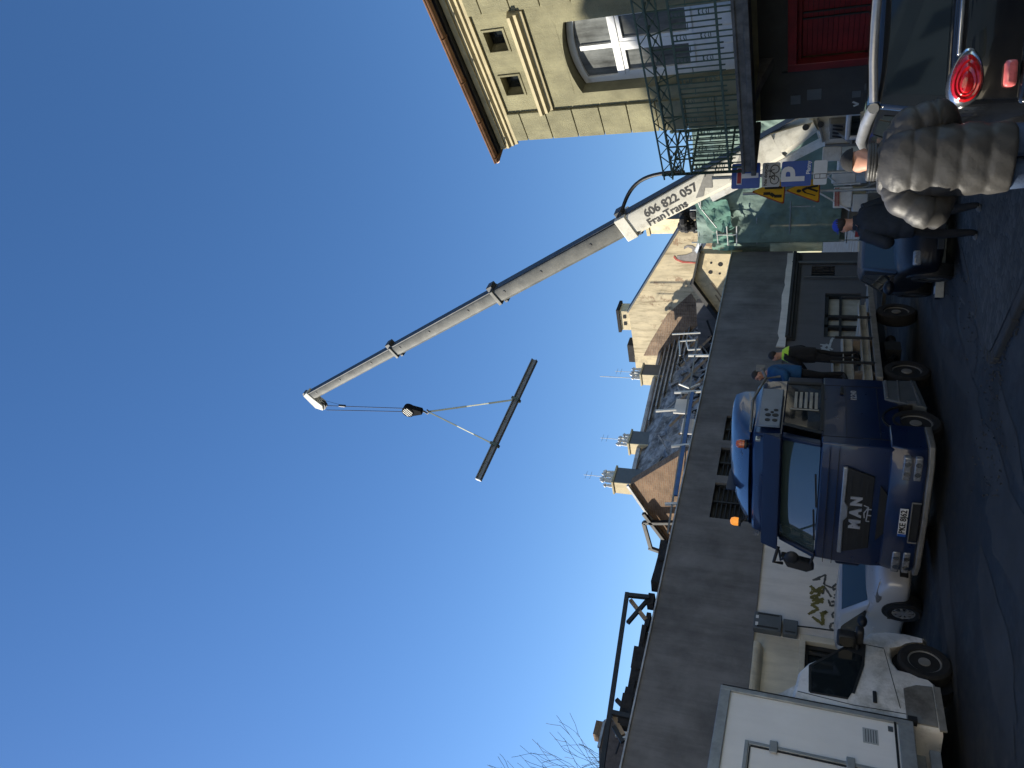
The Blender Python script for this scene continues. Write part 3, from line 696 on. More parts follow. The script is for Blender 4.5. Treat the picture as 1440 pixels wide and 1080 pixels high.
# attic lights
for a, b, c, d in att + [(4.6, 5.05, 7.68, 8.06)]:
    mb = MB()
    for p, q in (((a - .04, c - .04), (b + .04, c)), ((a - .04, d), (b + .04, d + .04)), ((a - .04, c), (a, d)), ((b, c), (b + .04, d))): mb.bb((p[0], -.02, p[1]), (q[0], .05, q[1]))
    w = mb.build('attic_window', 'olive_render', ho)
    m = MB(); m.poly([(a + .02, .2, c + .02), (b - .02, .2, c + .02), (b - .02, .2, d - .02), (a + .02, .2, d - .02)]); m.build('pane', 'glass', w)
    m = MB(); x = b - .13; m.prism([(x, .18, d - .1), (x + .11, .18, d - .1), (x + .11, .18, d - .02), (x + .02, .18, d - .04)], (0, .01, 0)); m.build('rag', 'white_frame', w)
# balcony doors
for a, b in ((door[0], door[1]), (far[0], far[1])):
    y = .27; mb = MB(); z0, z1, zt = 3.46, 6.42, 5.66; m_ = (a + b) / 2
    def fr(x0, x1, za, zb, dy=0.): mb.bb((x0, y - dy, za), (x1, y + .07, zb))
    fr(a, a + .13, z0, z1); fr(b - .13, b, z0, z1); fr(a + .13, b - .13, zt, zt + .14, .02)
    fr(m_ - .06, m_ + .06, z0, zt, .012); fr(m_ - .05, m_ + .05, zt + .14, z1)
    ar = [(a + (b - a) * t / 12, 6.48 + .15 * (1 - (2 * t / 12 - 1) ** 2)) for t in range(13)]
    mb.prism([(x, y, z) for x, z in ar] + [(x, y, z - .13) for x, z in ar[::-1]], (0, .07, 0))
    for x0, x1 in ((a + .13, m_ - .06), (m_ + .06, b - .13)):
        fr(x0, x1, 4.32, 4.42, .005); fr(x0, x1, z0, z0 + .1, .005); fr(x0, x0 + .09, z0 + .1, 4.32, .004); fr(x1 - .09, x1, z0 + .1, 4.32, .004)
        mb.bb((x0 + .09, y + .02, z0 + .1), (x1 - .09, y + .05, 4.32)); mb.bb((x0 + .16, y + .005, z0 + .2), (x1 - .16, y + .02, 4.2))
        fr(x0, x0 + .07, 4.42, zt, .003); fr(x1 - .07, x1, 4.42, zt, .003); fr(x0, x1, zt - .08, zt, .004)
    w = mb.build('balcony_door', 'white_frame', ho, bevel=.006)
    g = MB(); g.bb((a + .1, y + .045, 4.4), (b - .1, y + .055, 6.5)); g.build('pane', 'curtained_glass', w)
    g = MB()
    for k in range(15):
        x = a + .16 + (b - a - .3) * k / 15; 
        if k % 5 == 2: continue
        g.prism([(x, y + .1, 4.45), (x + .06, y + .13, 4.45), (x + .06, y + .13, 6.3 - .12 * (k % 3)), (x, y + .1, 6.3 - .12 * (k % 3))], (0, .004, 0))
    g.build('curtain', 'curtain', w)
# balcony slab and ironwork
mb = MB(); mb.bb((-.12, -1.18, 3.29), (8, -.002, 3.43)); mb.bb((-.14, -1.2, 3.40), (8, -1.182, 3.455)); mb.bb((-.16, -1.24, 3.2), (-.01, -.002, 3.288)); mb.bb((-.0, -1.24, 3.2), (8, -1.12, 3.288))
for x in (1.2, 3.6, 6.9): mb.prism([(x, 0, 2.95), (x, 0, 3.19), (x, -.9, 3.19), (x, -.5, 3.12)], (.22, 0, 0))
bs = mb.build('balcony', 'slab_edge', ho, bevel=.01)
def railing(p0, p1, posts=True):
    f = MB(); p0 = Vector(p0); p1 = Vector(p1); d = p1 - p0; L = d.length; d /= L
    def P(s, z): return p0 + d * s + Vector((0, 0, z))
    for z, w in ((4.74, .034), (4.56, .026), (4.38, .034), (3.68, .036)): f.bar(P(0, z), P(L, z), w, w)
    n = max(1, int(L / .34))
    for k in range(n):
        a, b = k * L / n, (k + 1) * L / n
        f.bar(P(a, 4.56), P(b, 4.74), .016); f.bar(P(a, 4.74), P(b, 4.56), .016); f.box(P((a + b) / 2, 4.65), (.04, .04, .04))
        if k % 2 == 0: f.bar(P(a, 4.38), P(a, 4.76), .022)
    n = int(L / .105)
    for k in range(n + 1):
        s = k * L / n; lo = 3.43 if k % 4 in (0, 1) else 3.6; f.bar(P(s, lo), P(s, 4.4), .017)
        if k % 4 == 0 and k < n:
            e = s + L / n
            for zc in (3.86, 4.24):
                for q in (-.055, .055, 0): f.bar(P(s, zc + q), P((s + e) / 2, zc + q + .018), .011); f.bar(P((s + e) / 2, zc + q + .018), P(e, zc + q), .011)
                f.bar(P(s, zc - .075), P(e, zc - .075), .012); f.bar(P(s, zc + .075), P(e, zc + .075), .012)
        elif k % 4 == 2: f.bar(P(s - .03, 4.12), P(s + .1, 4.12), .012)
    for s in (0, L): f.bar(P(s, 3.43), P(s, 4.86), .04); f.ell(P(s, 4.9), .04, .04, .05, 8, 5)
    # flower box brackets leaning outwards
    nrm = Vector((d.y, -d.x, 0))
    k = .5
    while k < L:
        f.bar(P(k, 4.4), P(k, 4.72) + nrm * .16, .014); f.bar(P(k, 4.72) + nrm * .16, P(k, 4.74), .014); k += .9
    return f
railing((-.1, -1.16, 0), (8, -1.16, 0)).build('railing', 'green_iron', bs)
railing((-.1, -.02, 0), (-.1, -1.16, 0)).build('railing', 'green_iron', bs)
f = MB(); f.bar((-.02, -1.36, 4.7), (8, -1.36, 4.7), .026); f.bar((-.02, -1.36, 4.86), (8, -1.36, 4.86), .026)
k = 0.
while k < 8: f.bar((k, -1.36, 4.7), (k + .2, -1.36, 4.86), .014); f.bar((k + .2, -1.36, 4.86), (k + .4, -1.36, 4.7), .014); f.bar((k, -1.17, 4.7), (k, -1.36, 4.7), .02); k += .4
f.build('planter_rail', 'green_iron', bs)
# shopfront
mb = MB(); a, b, c, d = shop
for p, q in (((a, c), (a + .15, d)), ((b - .15, c), (b, d)), ((a + .15, d - .15), (b - .15, d))): mb.bb((p[0], -.04, p[1]), (q[0], .12, q[1]))
mb.bb((a + .05, .09, d - .22), (b - .05, .125, d - .15)); s_ = mb.build('shopfront', 'red_paint', ho, bevel=.01)
mb = MB(); k = c + .02
while k < d - .2: mb.bb((a + .15, .16, k), (b - .15, .18 + (.02 if int(k * 12) % 3 else 0.), k + .072)); k += .08
mb.build('shutter', 'red_paint', s_)
mb = MB()
for x in (2.0, 2.12, 2.9, 3.02): mb.bb((x, .12, .05), (x + .02, .15, 2.5))
mb.build('shutter_rail', 'black_steel', s_)
mb = MB(); mb.poly([(0, -.004, 0), (a - .03, -.004, 0), (a - .03, -.004, 3.2), (0, -.004, 3.2)]); mb.poly([(a - .03, -.004, d), (8, -.004, d), (8, -.004, 3.2), (a - .03, -.004, 3.2)]); mb.poly([(-.004, 0, 0), (-.004, 9, 0), (-.004, 9, 3.2), (-.004, 0, 3.2)]); mb.build('dark_base', 'dark_render', ho)
mb = MB(); mb.bb((a - .03, -.03, 0), (a - .002, .0, d + .1)); mb.build('base_edge', 'black_steel', ho)
for x, z, w, h in ((.35, 2.5, .2, .17), (.42, 2.15, .24, .24), (.4, 1.5, .14, .14), (.25, 1.3, .08, .08)):
    mb = MB(); mb.bb((x, -.012, z), (x + w, -.006, z + h)); mb.build('torn_notice', 'box_grey', ho)
f = MB(); rr = random.Random(9)
for (pl) in ([(.3, 1.38), (.42, 1.2), (.36, 1.1), (.26, 1.22), (.34, 1.34)], [(.5, 1.36), (.54, 1.12), (.66, 1.1), (.64, 1.36)], [(.75, 1.05), (.8, 1.4), (.92, 1.2)], [(.2, 1.6), (.24, 1.52), (.3, 1.62)]):
    for i in range(len(pl) - 1): f.bar((pl[i][0], -.009, pl[i][1]), (pl[i + 1][0], -.009, pl[i + 1][1]), .035, .004, 0, (0, 1, 0))
f.build('graffiti_tag', 'graffiti_white', ho)

# ================================================================== scaffold with green netting, building behind the crane
SY = 27.5
sc = thing('netted_scaffold', 'tall scaffold wrapped in creased green netting at the end of the street', 'scaffold', (-12.5, SY, 0))
KW = dict(parent=sc, world=True); x0, x1 = -15.35, -9.6; zt = 6.55; zb = 1.35
def sheet(A, B, z0, z1, nx, nz, amp, seed, bulge=0.):
    rr = random.Random(seed); A = Vector(A); B = Vector(B); d = (B - A); nn = Vector((d.y, -d.x, 0)).normalized(); m = MB(); vs = []
    ph = [rr.uniform(0, 6) for _ in range(6)]
    for i in range(nx + 1):
        for j in range(nz + 1):
            s, t = i / nx, j / nz
            o = amp * (math.sin(s * 13 + t * 4 + ph[0]) * .5 + math.sin(s * 29 - t * 9 + ph[1]) * .3 + math.sin(t * 17 + s * 5 + ph[2]) * .4) + rr.uniform(-.3, .3) * amp
            o *= abs(math.sin(PI * (s * 3 % 1.))) * .8 + .2
            vs.append(A + d * s + Vector((0, 0, z0 + (z1 - z0) * t)) + nn * (o + bulge))
    m.add(vs, [(i * (nz + 1) + j, (i + 1) * (nz + 1) + j, (i + 1) * (nz + 1) + j + 1, i * (nz + 1) + j + 1) for i in range(nx) for j in range(nz)]); return m
sheet((x0, SY - .08, 0), (x1, SY - .08, 0), zb, zt, 70, 50, .13, 1).build('netting', 'net_green', smooth=70, **KW)
sheet((x0 - .06, SY + 1.3, 0), (x0 - .06, SY, 0), zb - .2, zt - .9, 10, 30, .06, 2).build('netting', 'net_green', smooth=70, **KW)
sheet((x0 - .75, SY + .5, 0), (x0 - .02, SY + .1, 0), 1.9, 5.6, 10, 30, .05, 6).build('netting', 'net_green', smooth=70, **KW)
nx = 4
for k in range(nx + 1):
    for y in (SY, SY + 1.0):
        mb = MB(); x = x0 + (x1 - x0) * k / nx; mb.cyl((x, y, 0), (x, y, zt + .25), .028, 8); mb.build('upright_tube', 'galv', **KW)
for z in (.5, 1.1, 2.1, 3.1, 4.3, 5.5, 6.5):
    mb = MB(); mb.tube([(x0 - .1, SY - .02, z), (x1 + .1, SY - .02, z)], .024, 6); mb.build('ledger_tube', 'galv', **KW)
for z in (2., 4.2, 6.3):
    mb = MB(); mb.bb((x0, SY + .12, z), (x1, SY + .9, z + .05)); mb.build('deck_board', 'timber', **KW)
for a in ((x0, .5, x0 + 1.4, 2.1), (x0 + 1.4, .5, x0 + 2.9, 2.1), (x0 + 2.9, 2.1, x0 + 4.3, 4.3)):
    mb = MB(); mb.tube([(a[0], SY + .03, a[1]), (a[2], SY + .03, a[3])], .022, 6); mb.build('brace_tube', 'galv', **KW)
# loose bright net at the top corner and a hanging pale sheet
Q = lambda u, v, y: ony(u, v, y)
def drape(pts, m, nm, sub=8, amp=.1, seed=1):
    a, b, c, d = pts; rr = random.Random(seed); vs = []
    for i in range(sub + 1):
        for j in range(sub + 1):
            p = (a.lerp(b, i / sub)).lerp(d.lerp(c, i / sub), j / sub); vs.append(p + Vector((rr.uniform(-.3, .3) * amp, math.sin(i * 1.7 + j * .8) * amp, math.cos(i * 1.1) * amp * .3)))
    MB().add(vs, [(i * (sub + 1) + j, (i + 1) * (sub + 1) + j, (i + 1) * (sub + 1) + j + 1, i * (sub + 1) + j + 1) for i in range(sub) for j in range(sub)]).build(nm, m, smooth=60, **KW)
drape([Q(798, 972, 27.1), Q(752, 1004, 27.2), Q(758, 1032, 27.2), Q(800, 1022, 27.1)], 'net_bright', 'loose_net', 8, .12, 3)
drape([Q(752, 1002, 27.3), Q(728, 1002, 27.4), Q(728, 1034, 27.4), Q(752, 1030, 27.3)], 'net_bright', 'loose_net', 8, .08, 4)
drape([Q(768, 990, 27.7), Q(752, 1000, 27.7), Q(722, 984, 27.9), Q(726, 977, 27.9)], 'tarp_white', 'pale_tarpaulin', 8, .08, 5)
mb = MB()
for a, b in (((985, 292), (985, 258)), ((975, 268), (985, 292)), ((985, 292), (1008, 320)), ((1010, 342), (1008, 324)), ((1008, 330), (1036, 330)), ((1036, 318), (1036, 345)), ((1022, 318), (1024, 345))):
    A, B = Q(1080 - a[1], a[0], 27.05), Q(1080 - b[1], b[0], 27.05); mb.tube([A, B], .024, 6)
mb.build('guard_tube', 'white_steel', **KW)

# building being repaired behind the scaffold, closing the street
bb_ = thing('street_end_building', 'plain grey building behind the green scaffold and white crane boom', 'building', (-10, 29, 0))
EW = dict(parent=bb_, world=True)
tmp = MB(); hs = []
for x in (-13.6, -11.6, -9.6, -8.2, -6.6):
    for z in (1.0, 3.6): hs.append((x, x + .9, z, z + 1.5))
holes_wall(tmp, -15.4, -3, 0, 5.75, hs, 0, .25); mb = MB(); mb.add([Vector((p.x, 28.9 + p.y, p.z)) for p in tmp.v], tmp.f); mb.bb((-15.4, 29.3, 0), (-3, 36, 5.7)); mb.build('wall', 'facade_far', **EW)
for a, b, c, d in hs:
    mb = MB()
    for p, q in (((a, c), (a + .08, d)), ((b - .08, c), (b, d)), ((a + .08, c), (b - .08, c + .08)), ((a + .08, d - .08), (b - .08, d)), (((a + b) / 2 - .04, c + .08), ((a + b) / 2 + .04, d - .08))): mb.bb((p[0], 29.05, p[1]), (q[0], 29.11, q[1]))
    w = mb.build('window', 'white_frame', **EW)
    g = MB(); g.bb((a, 29.12, c), (b, 29.13, d)); o = g.build('pane', 'glass', parent=w); o.data.transform(Matrix.Translation((10, -29, 0)))
mb = MB(); mb.bb((-15.5, 28.6, 5.75), (-2.9, 36.2, 5.95)); mb.build('eaves', 'dark_render', **EW)
for z in (2.9,):
    mb = MB(); mb.bb((-8.3, 28.2, z), (-5.2, 28.9, z + .12)); bl = mb.build('balcony', 'facade_far', **EW)
    f = MB()
    for k in range(22): f.bar((-8.28 + k * .145, 28.24, z + .1), (-8.28 + k * .145, 28.24, z + .95), .02)
    f.bar((-8.3, 28.24, z + .95), (-5.2, 28.24, z + .95), .04); o = f.build('railing', 'galv', parent=bl); o.data.transform(Matrix.Translation((10, -29, 0)))
# tall two tone chimney behind
tc = thing('tall_chimney', 'tall square chimney with a cream side and a grey side behind the boom', 'chimney', (-18.7, 36, 0))
a = ony(764, 913, 36); mb = MB()
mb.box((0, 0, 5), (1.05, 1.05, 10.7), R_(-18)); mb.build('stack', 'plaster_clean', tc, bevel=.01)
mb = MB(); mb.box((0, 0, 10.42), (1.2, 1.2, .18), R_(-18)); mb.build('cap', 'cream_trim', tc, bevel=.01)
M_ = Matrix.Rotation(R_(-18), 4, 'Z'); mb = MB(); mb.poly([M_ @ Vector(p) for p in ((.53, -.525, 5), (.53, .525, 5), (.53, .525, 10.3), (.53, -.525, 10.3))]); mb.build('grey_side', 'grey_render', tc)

# ================================================================== road signs
def zsign(o, w, h, m, nm, parent, thick=.012, r=.03, edge=None):
    """rounded plate in local xz, facing -y"""
    f = MB(); pts = []
    for cx, cz, a0 in ((w / 2 - r, h / 2 - r, 0), (-w / 2 + r, h / 2 - r, 90), (-w / 2 + r, -h / 2 + r, 180), (w / 2 - r, -h / 2 + r, 270)):
        for t in range(4): a = R_(a0 + 30 * t); pts.append((o[0] + cx + r * math.cos(a), o[1], o[2] + cz + r * math.sin(a)))
    f.prism(pts, (0, thick, 0)); return f.build(nm, m, parent)
def ztext(t, x, z, size, m, parent, y, bold=0., nm='lettering', flipx=1):
    me = text_mesh(t, size, bold); f = MB(); f.mesh(me, frame((x, y, z), (1, 0, 0), (0, 0, 1))); bpy.data.meshes.remove(me); return f.build(nm, m, parent)
sp_ = atd(835, 1100, 15.6)
sg1 = thing('sign_post', 'grey post with blue dead end sign, bicycle plate, blue parking sign and white plate', 'road sign', (sp_.x, sp_.y, .1), R_(33))
mb = MB(); mb.cyl((0, .05, 0), (0, .05, 3.95), .032, 12); mb.build('post', 'galv', sg1, smooth=50)
def zz(v): return atd(835, v, 15.6).z - .1
z0, z1 = zz(1069), zz(1029); cz = (z0 + z1) / 2; hh = z1 - z0
p = zsign((0, 0, cz), .47, hh, 'sign_blue', 'dead_end_plate', sg1)
mb = MB(); mb.bb((-.045, -.006, cz - hh * .44), (.045, -.002, cz + hh * .14)); mb.build('white_stem', 'sign_white', p)
mb = MB(); mb.bb((-.16, -.006, cz + hh * .14), (.16, -.002, cz + hh * .32)); mb.build('bar_edge', 'sign_white', p)
mb = MB(); mb.bb((-.14, -.01, cz + hh * .16), (.14, -.0065, cz + hh * .3)); mb.build('red_bar', 'sign_red', p)
z0, z1 = zz(1097), zz(1072); cz = (z0 + z1) / 2; hh = z1 - z0
p = zsign((0, 0, cz), .45, hh, 'sign_grey', 'supplementary_plate', sg1)
ztext('Nie dotyczy', 0, cz + hh * .3, .082, 'ink', p, -.004, .002)
mb = MB(); k = .075
for x in (-.1, .1): mb.tube([(x + k * math.cos(t * PI / 8), -.006, cz - hh * .2 + k * math.sin(t * PI / 8)) for t in range(17)], .008, 5)
for a, b in (((-.1, -.2), (-.03, .06)), ((-.03, .06), (.07, .06)), ((.07, .06), (.0, -.2)), ((0., -.2), (-.1, -.2)), ((.1, -.2), (.065, .13)), ((.065, .13), (.1, .13)), ((0, -.2), (-.045, .1)), ((-.07, .1), (-.02, .1))):
    mb.bar((a[0], -.006, cz + hh * a[1]), (b[0], -.006, cz + hh * b[1]), .006, .012)
mb.build('bicycle_symbol', 'ink', p)
z0, z1 = zz(1141), zz(1099); cz = (z0 + z1) / 2; hh = z1 - z0
p = zsign((0, 0, cz), .46, hh, 'sign_blue', 'parking_plate', sg1)
ztext('P', -.02, cz + .04, .56, 'sign_white', p, -.004, .018); ztext('Płatny', .1, cz - hh * .4, .1, 'sign_white', p, -.004, .002)
z0, z1 = zz(1163), zz(1144); cz = (z0 + z1) / 2; hh = z1 - z0
p = zsign((0, 0, cz), .44, hh, 'sign_white', 'diagram_plate', sg1)
mb = MB()
for x0_, z0_, x1_, z1_ in ((-.11, -.11, -.02, -.1), (-.11, .09, -.02, .1), (-.11, -.1, -.1, .09), (-.03, -.1, -.02, .09), (-.1, .0, -.03, .01)): mb.bb((x0_, -.006, cz + z0_), (x1_, -.002, cz + z1_))
mb.build('diagram', 'ink', p)
sp2 = atd(812, 1100, 16.6)
sg2 = thing('roadworks_sign', 'post with two yellow warning triangles, road narrows above and worker below', 'road sign', (sp2.x, sp2.y, 0), R_(70))
mb = MB(); mb.cyl((0, .05, 0), (0, .05, 3.55), .03, 12); mb.build('post', 'galv', sg2, smooth=50)
for t in (-.35, .35): mb = MB(); mb.tube([(0, .05, 1.4), (t, .05 - abs(t), .02)], .02, 6); mb.build('leg', 'galv', sg2)
def zz2(v): return atd(812, v, 16.6).z
def tri(vt, vb, nm):
    a, b = zz2(vt), zz2(vb); h = a - b; w = h * 1.12
    def T(k, m, nm, par, y):
        f = MB(); c = b + h * .36; rnd = []
        P3 = [(0, a), (-w / 2, b), (w / 2, b)]
        for i in range(3):
            p, q, r = P3[i], P3[(i + 1) % 3], P3[(i + 2) % 3]
            for t_, o_ in ((.05, r), (.05, q)):
                rnd.append((p[0] + (o_[0] - p[0]) * t_, p[1] + (o_[1] - p[1]) * t_))
        f.prism([(x * k, y, c + (z - c) * k) for x, z in rnd], (0, .01, 0)); return f.build(nm, m, par)
    e = T(1., 'sign_edge', nm, sg2, 0); T(.91, 'sign_yellow', 'yellow_face', e, -.012); return e, b, h
e, b, h = tri(1056, 1104, 'road_narrows_plate'); mb = MB()
mb.bb((.04, -.016, b + h * .08), (.11, -.013, b + h * .6))
for p, q in (((-.08, .62), (-.08, .42)), ((-.08, .42), (-.16, .3)), ((-.16, .3), (-.16, .08))): mb.bar((p[0], -.0145, b + h * p[1]), (q[0], -.0145, b + h * q[1]), .075, .003, 0, (0, 1, 0))
mb.build('road_symbol', 'ink', e)
e, b, h = tri(1104, 1153, 'worker_plate'); mb = MB()
for p, q, r in (((-.02, .5), (.04, .35), .06), ((.04, .35), (.08, .06), .05), ((.03, .35), (-.07, .06), .05), ((-.02, .5), (-.1, .4), .035), ((-.1, .4), (-.18, .12), .022), ((.17, .06), (.26, .06), .05), ((.17, .1), (.24, .1), .05)): mb.bar((p[0], -.0145, b + h * p[1]), (q[0], -.0145, b + h * q[1]), r, .003, 0, (0, 1, 0))
mb.cyl((-.04, -.016, b + h * .6), (-.04, -.013, b + h * .6), .045, 10); mb.build('worker_symbol', 'ink', e)

# ================================================================== unseen blocks added to shade the street, bounce sunlight and show in paintwork
def block(nm, a, b, label, m='tenement'):
    a, b = Vector(a), Vector(b); t = thing(nm, label, 'building', ((a.x + b.x) / 2, (a.y + b.y) / 2, 0)); f = MB(); f.bb(a, b); f.build('wall', m, t, world=True)
    f = MB(); n = max(1, int((b.y - a.y) / 2.4)); fl = int((b.z - .6) / 3.3)
    for x, d in ((b.x, 1), (a.x, -1)):
        for k in range(n):
            for q in range(fl):
                y = a.y + (k + .5) * (b.y - a.y) / n; z = 1.1 + q * 3.3; f.bb((x - .01 * d, y - .5, z), (x + .03 * d, y + .5, z + 1.7))
    n = max(1, int((b.x - a.x) / 2.4))
    for y in (b.y, a.y):
        for k in range(n):
            for q in range(fl):
                x = a.x + (k + .5) * (b.x - a.x) / n; z = 1.1 + q * 3.3; f.bb((x - .5, y - .03, z), (x + .5, y + .03, z + 1.7))
    f.build('windows', 'glass', t, world=True)['kind'] = 'stuff'
    f = MB(); f.bb((a.x, a.y, b.z + .002), (b.x, b.y, b.z + .05)); f.build('roof', 'roof_tile', t, world=True)
block('unseen_light_block', (-30, 2, 0), (-20.5, 5.9, 16.3), 'unseen tall tenement beside the grey building, beyond the picture edge')
block('unseen_light_block', (-45, -5, 0), (-30.2, 8.9, 15.9), 'rear tenement behind the street front, unseen and added to shade the crane turret')
block('unseen_light_block', (-21.5, -40, 0), (-17, -3.2, 13.2), 'unseen tenement further down the street, beyond the picture edge')
block('unseen_light_block', (-30, -3, 0), (-17, 1.8, 8.9), 'unseen lower tenement further down the street, beyond the picture edge')
block('unseen_light_block', (6, -50, 0), (18, -1.6, 22), 'unseen cream tenement on the near side of the street behind the viewer', 'sunny_render')
# ================================================================== vehicles
def wheel(parent, c, r, w, out, style='steel', nm='wheel'):
    """axis along local `out` (unit vector)"""
    o = Vector(out); c = Vector(c); m = MB()
    m.lathe([(r * .62, -w / 2), (r * .9, -w / 2), (r, -w * .36), (r * 1., w * .36), (r * .9, w / 2), (r * .66, w / 2 - .01), (r * .62, w * .3)], c, o, 32)
    t = m.build(nm, 'rubber', parent, smooth=35); m = MB()
    ax = o; u = Vector((0, 0, 1)); x = ax.cross(u).normalized(); y = ax.cross(x)
    if style == 'alloy':
        m.lathe([(r * .64, -w * .2), (r * .66, w * .42), (r * .6, w * .42), (r * .57, w * .2), (r * .2, w * .16), (.01, w * .16)], c, o, 28)
        for k in range(9):
            a = 2 * PI * k / 9; d = x * math.cos(a) + y * math.sin(a); m.bar(c + d * r * .1 + o * w * .38, c + d * r * .6 + o * w * .42, .035, .03, 0, o)
        m.lathe([(r * .14, w * .3), (r * .13, w * .45), (.01, w * .46)], c, o, 14); m.build('rim', 'alloy', t, smooth=35)
        m = MB(); m.lathe([(r * .58, w * .215), (r * .2, w * .19)], c, o, 28); m.build('rim_well', 'black_plastic', t)
    else:
        m.lathe([(r * .63, -w * .2), (r * .64, w * .34), (r * .58, w * .34), (r * .52, w * .1), (r * .4, w * .2), (r * .24, w * .24), (r * .22, w * .36), (.01, w * .38)], c, o, 28)
        m.build('rim', 'grey_steel', t, smooth=35); m = MB()
        for k in range(10):
            a = 2 * PI * k / 10; d = x * math.cos(a) + y * math.sin(a); q = c + d * r * .45 + o * w * .16; m.cyl(q, q + o * .025, r * .045, 8)
        m.build('rim_hole', 'black_plastic', t)
    return t

# ------------------------------------------------------------------ blue flatbed truck
tk = thing('flatbed_truck', 'dark blue flatbed truck with roof deflector carrying pale steel beams', 'truck', (-9.1, 9.65, 0), R_(12))
TN = Vector((math.cos(R_(12)), math.sin(R_(12)), 0)); TD = Vector((-math.sin(R_(12)), math.cos(R_(12)), 0)); TP = Vector((-9.1, 9.65, 0))
def tl(p): q = Vector(p) - TP; return Vector((q.dot(TN), q.dot(TD), q.z))
# cab shell: loft of horizontal outlines, front face bowed
def cabring(z, yf, xin, yr=2.42, bow=.09):
    l, r = -2.38 + xin, -xin
    pts = []
    for t in range(9):
        x = r + (l - r) * t / 8; k = abs(2 * t / 8 - 1); pts.append((x, yf + bow * k ** 3, z))
    pts = [(r, yf + .3, z)] + pts + [(l, yf + .3, z), (l, yr, z), (r, yr, z)]
    return pts
mb = MB(); mb.rings([cabring(z, yf, xi) for z, yf, xi in ((.62, -.02, .02), (.95, -.05, .0), (1.5, -.04, .0), (1.84, .0, .0))], True)
mb.build('cab_lower', 'truck_blue', tk, bevel=.025)
# upper cab: pillars, roof, rear wall
mb = MB(); mb.rings([cabring(2.44, .29, .1), cabring(2.72, .31, .12), cabring(2.92, .4, .16), cabring(3.0, .65, .26)], True); mb.build('cab_roof', 'truck_blue', tk, bevel=.03)
mb = MB()
for x0, x1 in ((-.02, -.1), (-2.36, -2.28)): mb.prism([(x0, .02, 1.84), (x0 - .08 * (1 if x0 > -1 else -1), .06, 1.84), (x1 - .07 * (1 if x0 > -1 else -1), .32, 2.45), (x1, .34, 2.45)], (0, .16, 0)); mb.bb((min(x0, x1), 2.1, 1.84), (max(x0, x1), 2.42, 2.45))
mb.bb((-2.3, 2.34, 1.84), (-.08, 2.42, 2.45)); mb.build('pillar', 'truck_blue_dark', tk, bevel=.02)
mb = MB()
n = 8; gl = []
for z, yf, xi in ((1.85, .015, .1), (2.44, .305, .17)): gl.append([(-xi + (-2.38 + 2 * xi) * t / n, yf + .09 * abs(2 * t / n - 1) ** 3, z) for t in range(n + 1)])
mb.add(gl[0] + gl[1], [(i, i + 1, n + 2 + i, n + 1 + i) for i in range(n)]); ws = mb.build('windscreen', 'windscreen', tk, smooth=60)
mb = MB(); mb.bb((-2.1, .5, 1.5), (-.3, .8, 1.86)); mb.bb((-1.9, 1.4, 1.5), (-1.4, 1.7, 2.3)); mb.bb((-.95, 1.4, 1.5), (-.45, 1.7, 2.3)); mb.build('seats', 'black_plastic', tk)
mb = MB(); mb.bar((-1.2, -.06, 1.86), (-.55, -.05, 1.9), .02, .03); mb.bar((-1.9, -.04, 1.86), (-1.25, -.07, 1.9), .02, .03); mb.build('wiper', 'black_plastic', tk)
mb = MB(); mb.prism([(-2.36, .28, 2.76), (-2.36, .14, 2.5), (-2.36, .13, 2.46), (-2.36, .3, 2.47)], (2.34, 0, 0)); mb.build('sun_visor', 'truck_blue_dark', tk, bevel=.015)
mb = MB()
for x in (-2.2, -.2): mb.bb((x, .27, 2.8), (x + .03, .4, 2.88))
mb.build('marker_lamp', 'lamp_clear', tk)
# front panel parts
mb = MB(); mb.prism([(-2.06, -.02, 1.43), (-.36, -.02, 1.43), (-.5, -.02, 1.02), (-1.92, -.02, 1.02)], (0, -.05, 0)); gp = mb.build('grille', 'black_plastic', tk, bevel=.01)
mb = MB()
for z in (1.1, 1.18, 1.34): mb.bb((-1.9, -.082, z), (-.52, -.071, z + .02))
mb.build('grille_slat', 'black_steel', gp)
mb = MB(); mb.prism([(-2.07, -.03, 1.42), (-1.4, -.03, 1.43), (-1.31, -.03, 1.375), (-1.11, -.03, 1.375), (-1.02, -.03, 1.43), (-.35, -.03, 1.42), (-.35, -.03, 1.49), (-2.07, -.03, 1.49)], (0, -.06, 0)); mb.build('chrome_strip', 'alloy', tk, bevel=.01)
me = text_mesh('M A N', .23, .012, .01); mb = MB(); mb.mesh(me, frame((-1.21, -.085, 1.25), (1, 0, 0), (0, 0, 1))); mb.build('lettering', 'silver_letter', gp)
mb = MB()
for a, b in (((-1.36, 1.09), (-1.08, 1.07)), ((-1.36, 1.09), (-1.36, 1.04)), ((-1.3, 1.12), (-1.2, 1.13)), ((-1.2, 1.13), (-1.1, 1.08)), ((-1.24, 1.08), (-1.24, 1.02)), ((-1.12, 1.07), (-1.12, 1.02)), ((-1.08, 1.07), (-1.05, 1.14))): mb.bar((a[0], -.08, a[1]), (b[0], -.08, b[1]), .018, .008, 0, (0, 1, 0))
mb.build('emblem', 'silver_letter', gp)
mb = MB(); mb.prism([(-1.75, -.06, .93), (-.63, -.06, .93), (-.82, -.06, .8), (-1.56, -.06, .8)], (0, -.02, 0)); mb.build('air_intake', 'black_plastic', tk, bevel=.006)
mb = MB(); mb.bb((-2.34, -.062, 1.56), (-.04, -.052, 1.572)); mb.bb((-2.34, -.062, 1.7), (-.04, -.03, 1.71)); mb.build('panel_gap', 'black_plastic', tk)
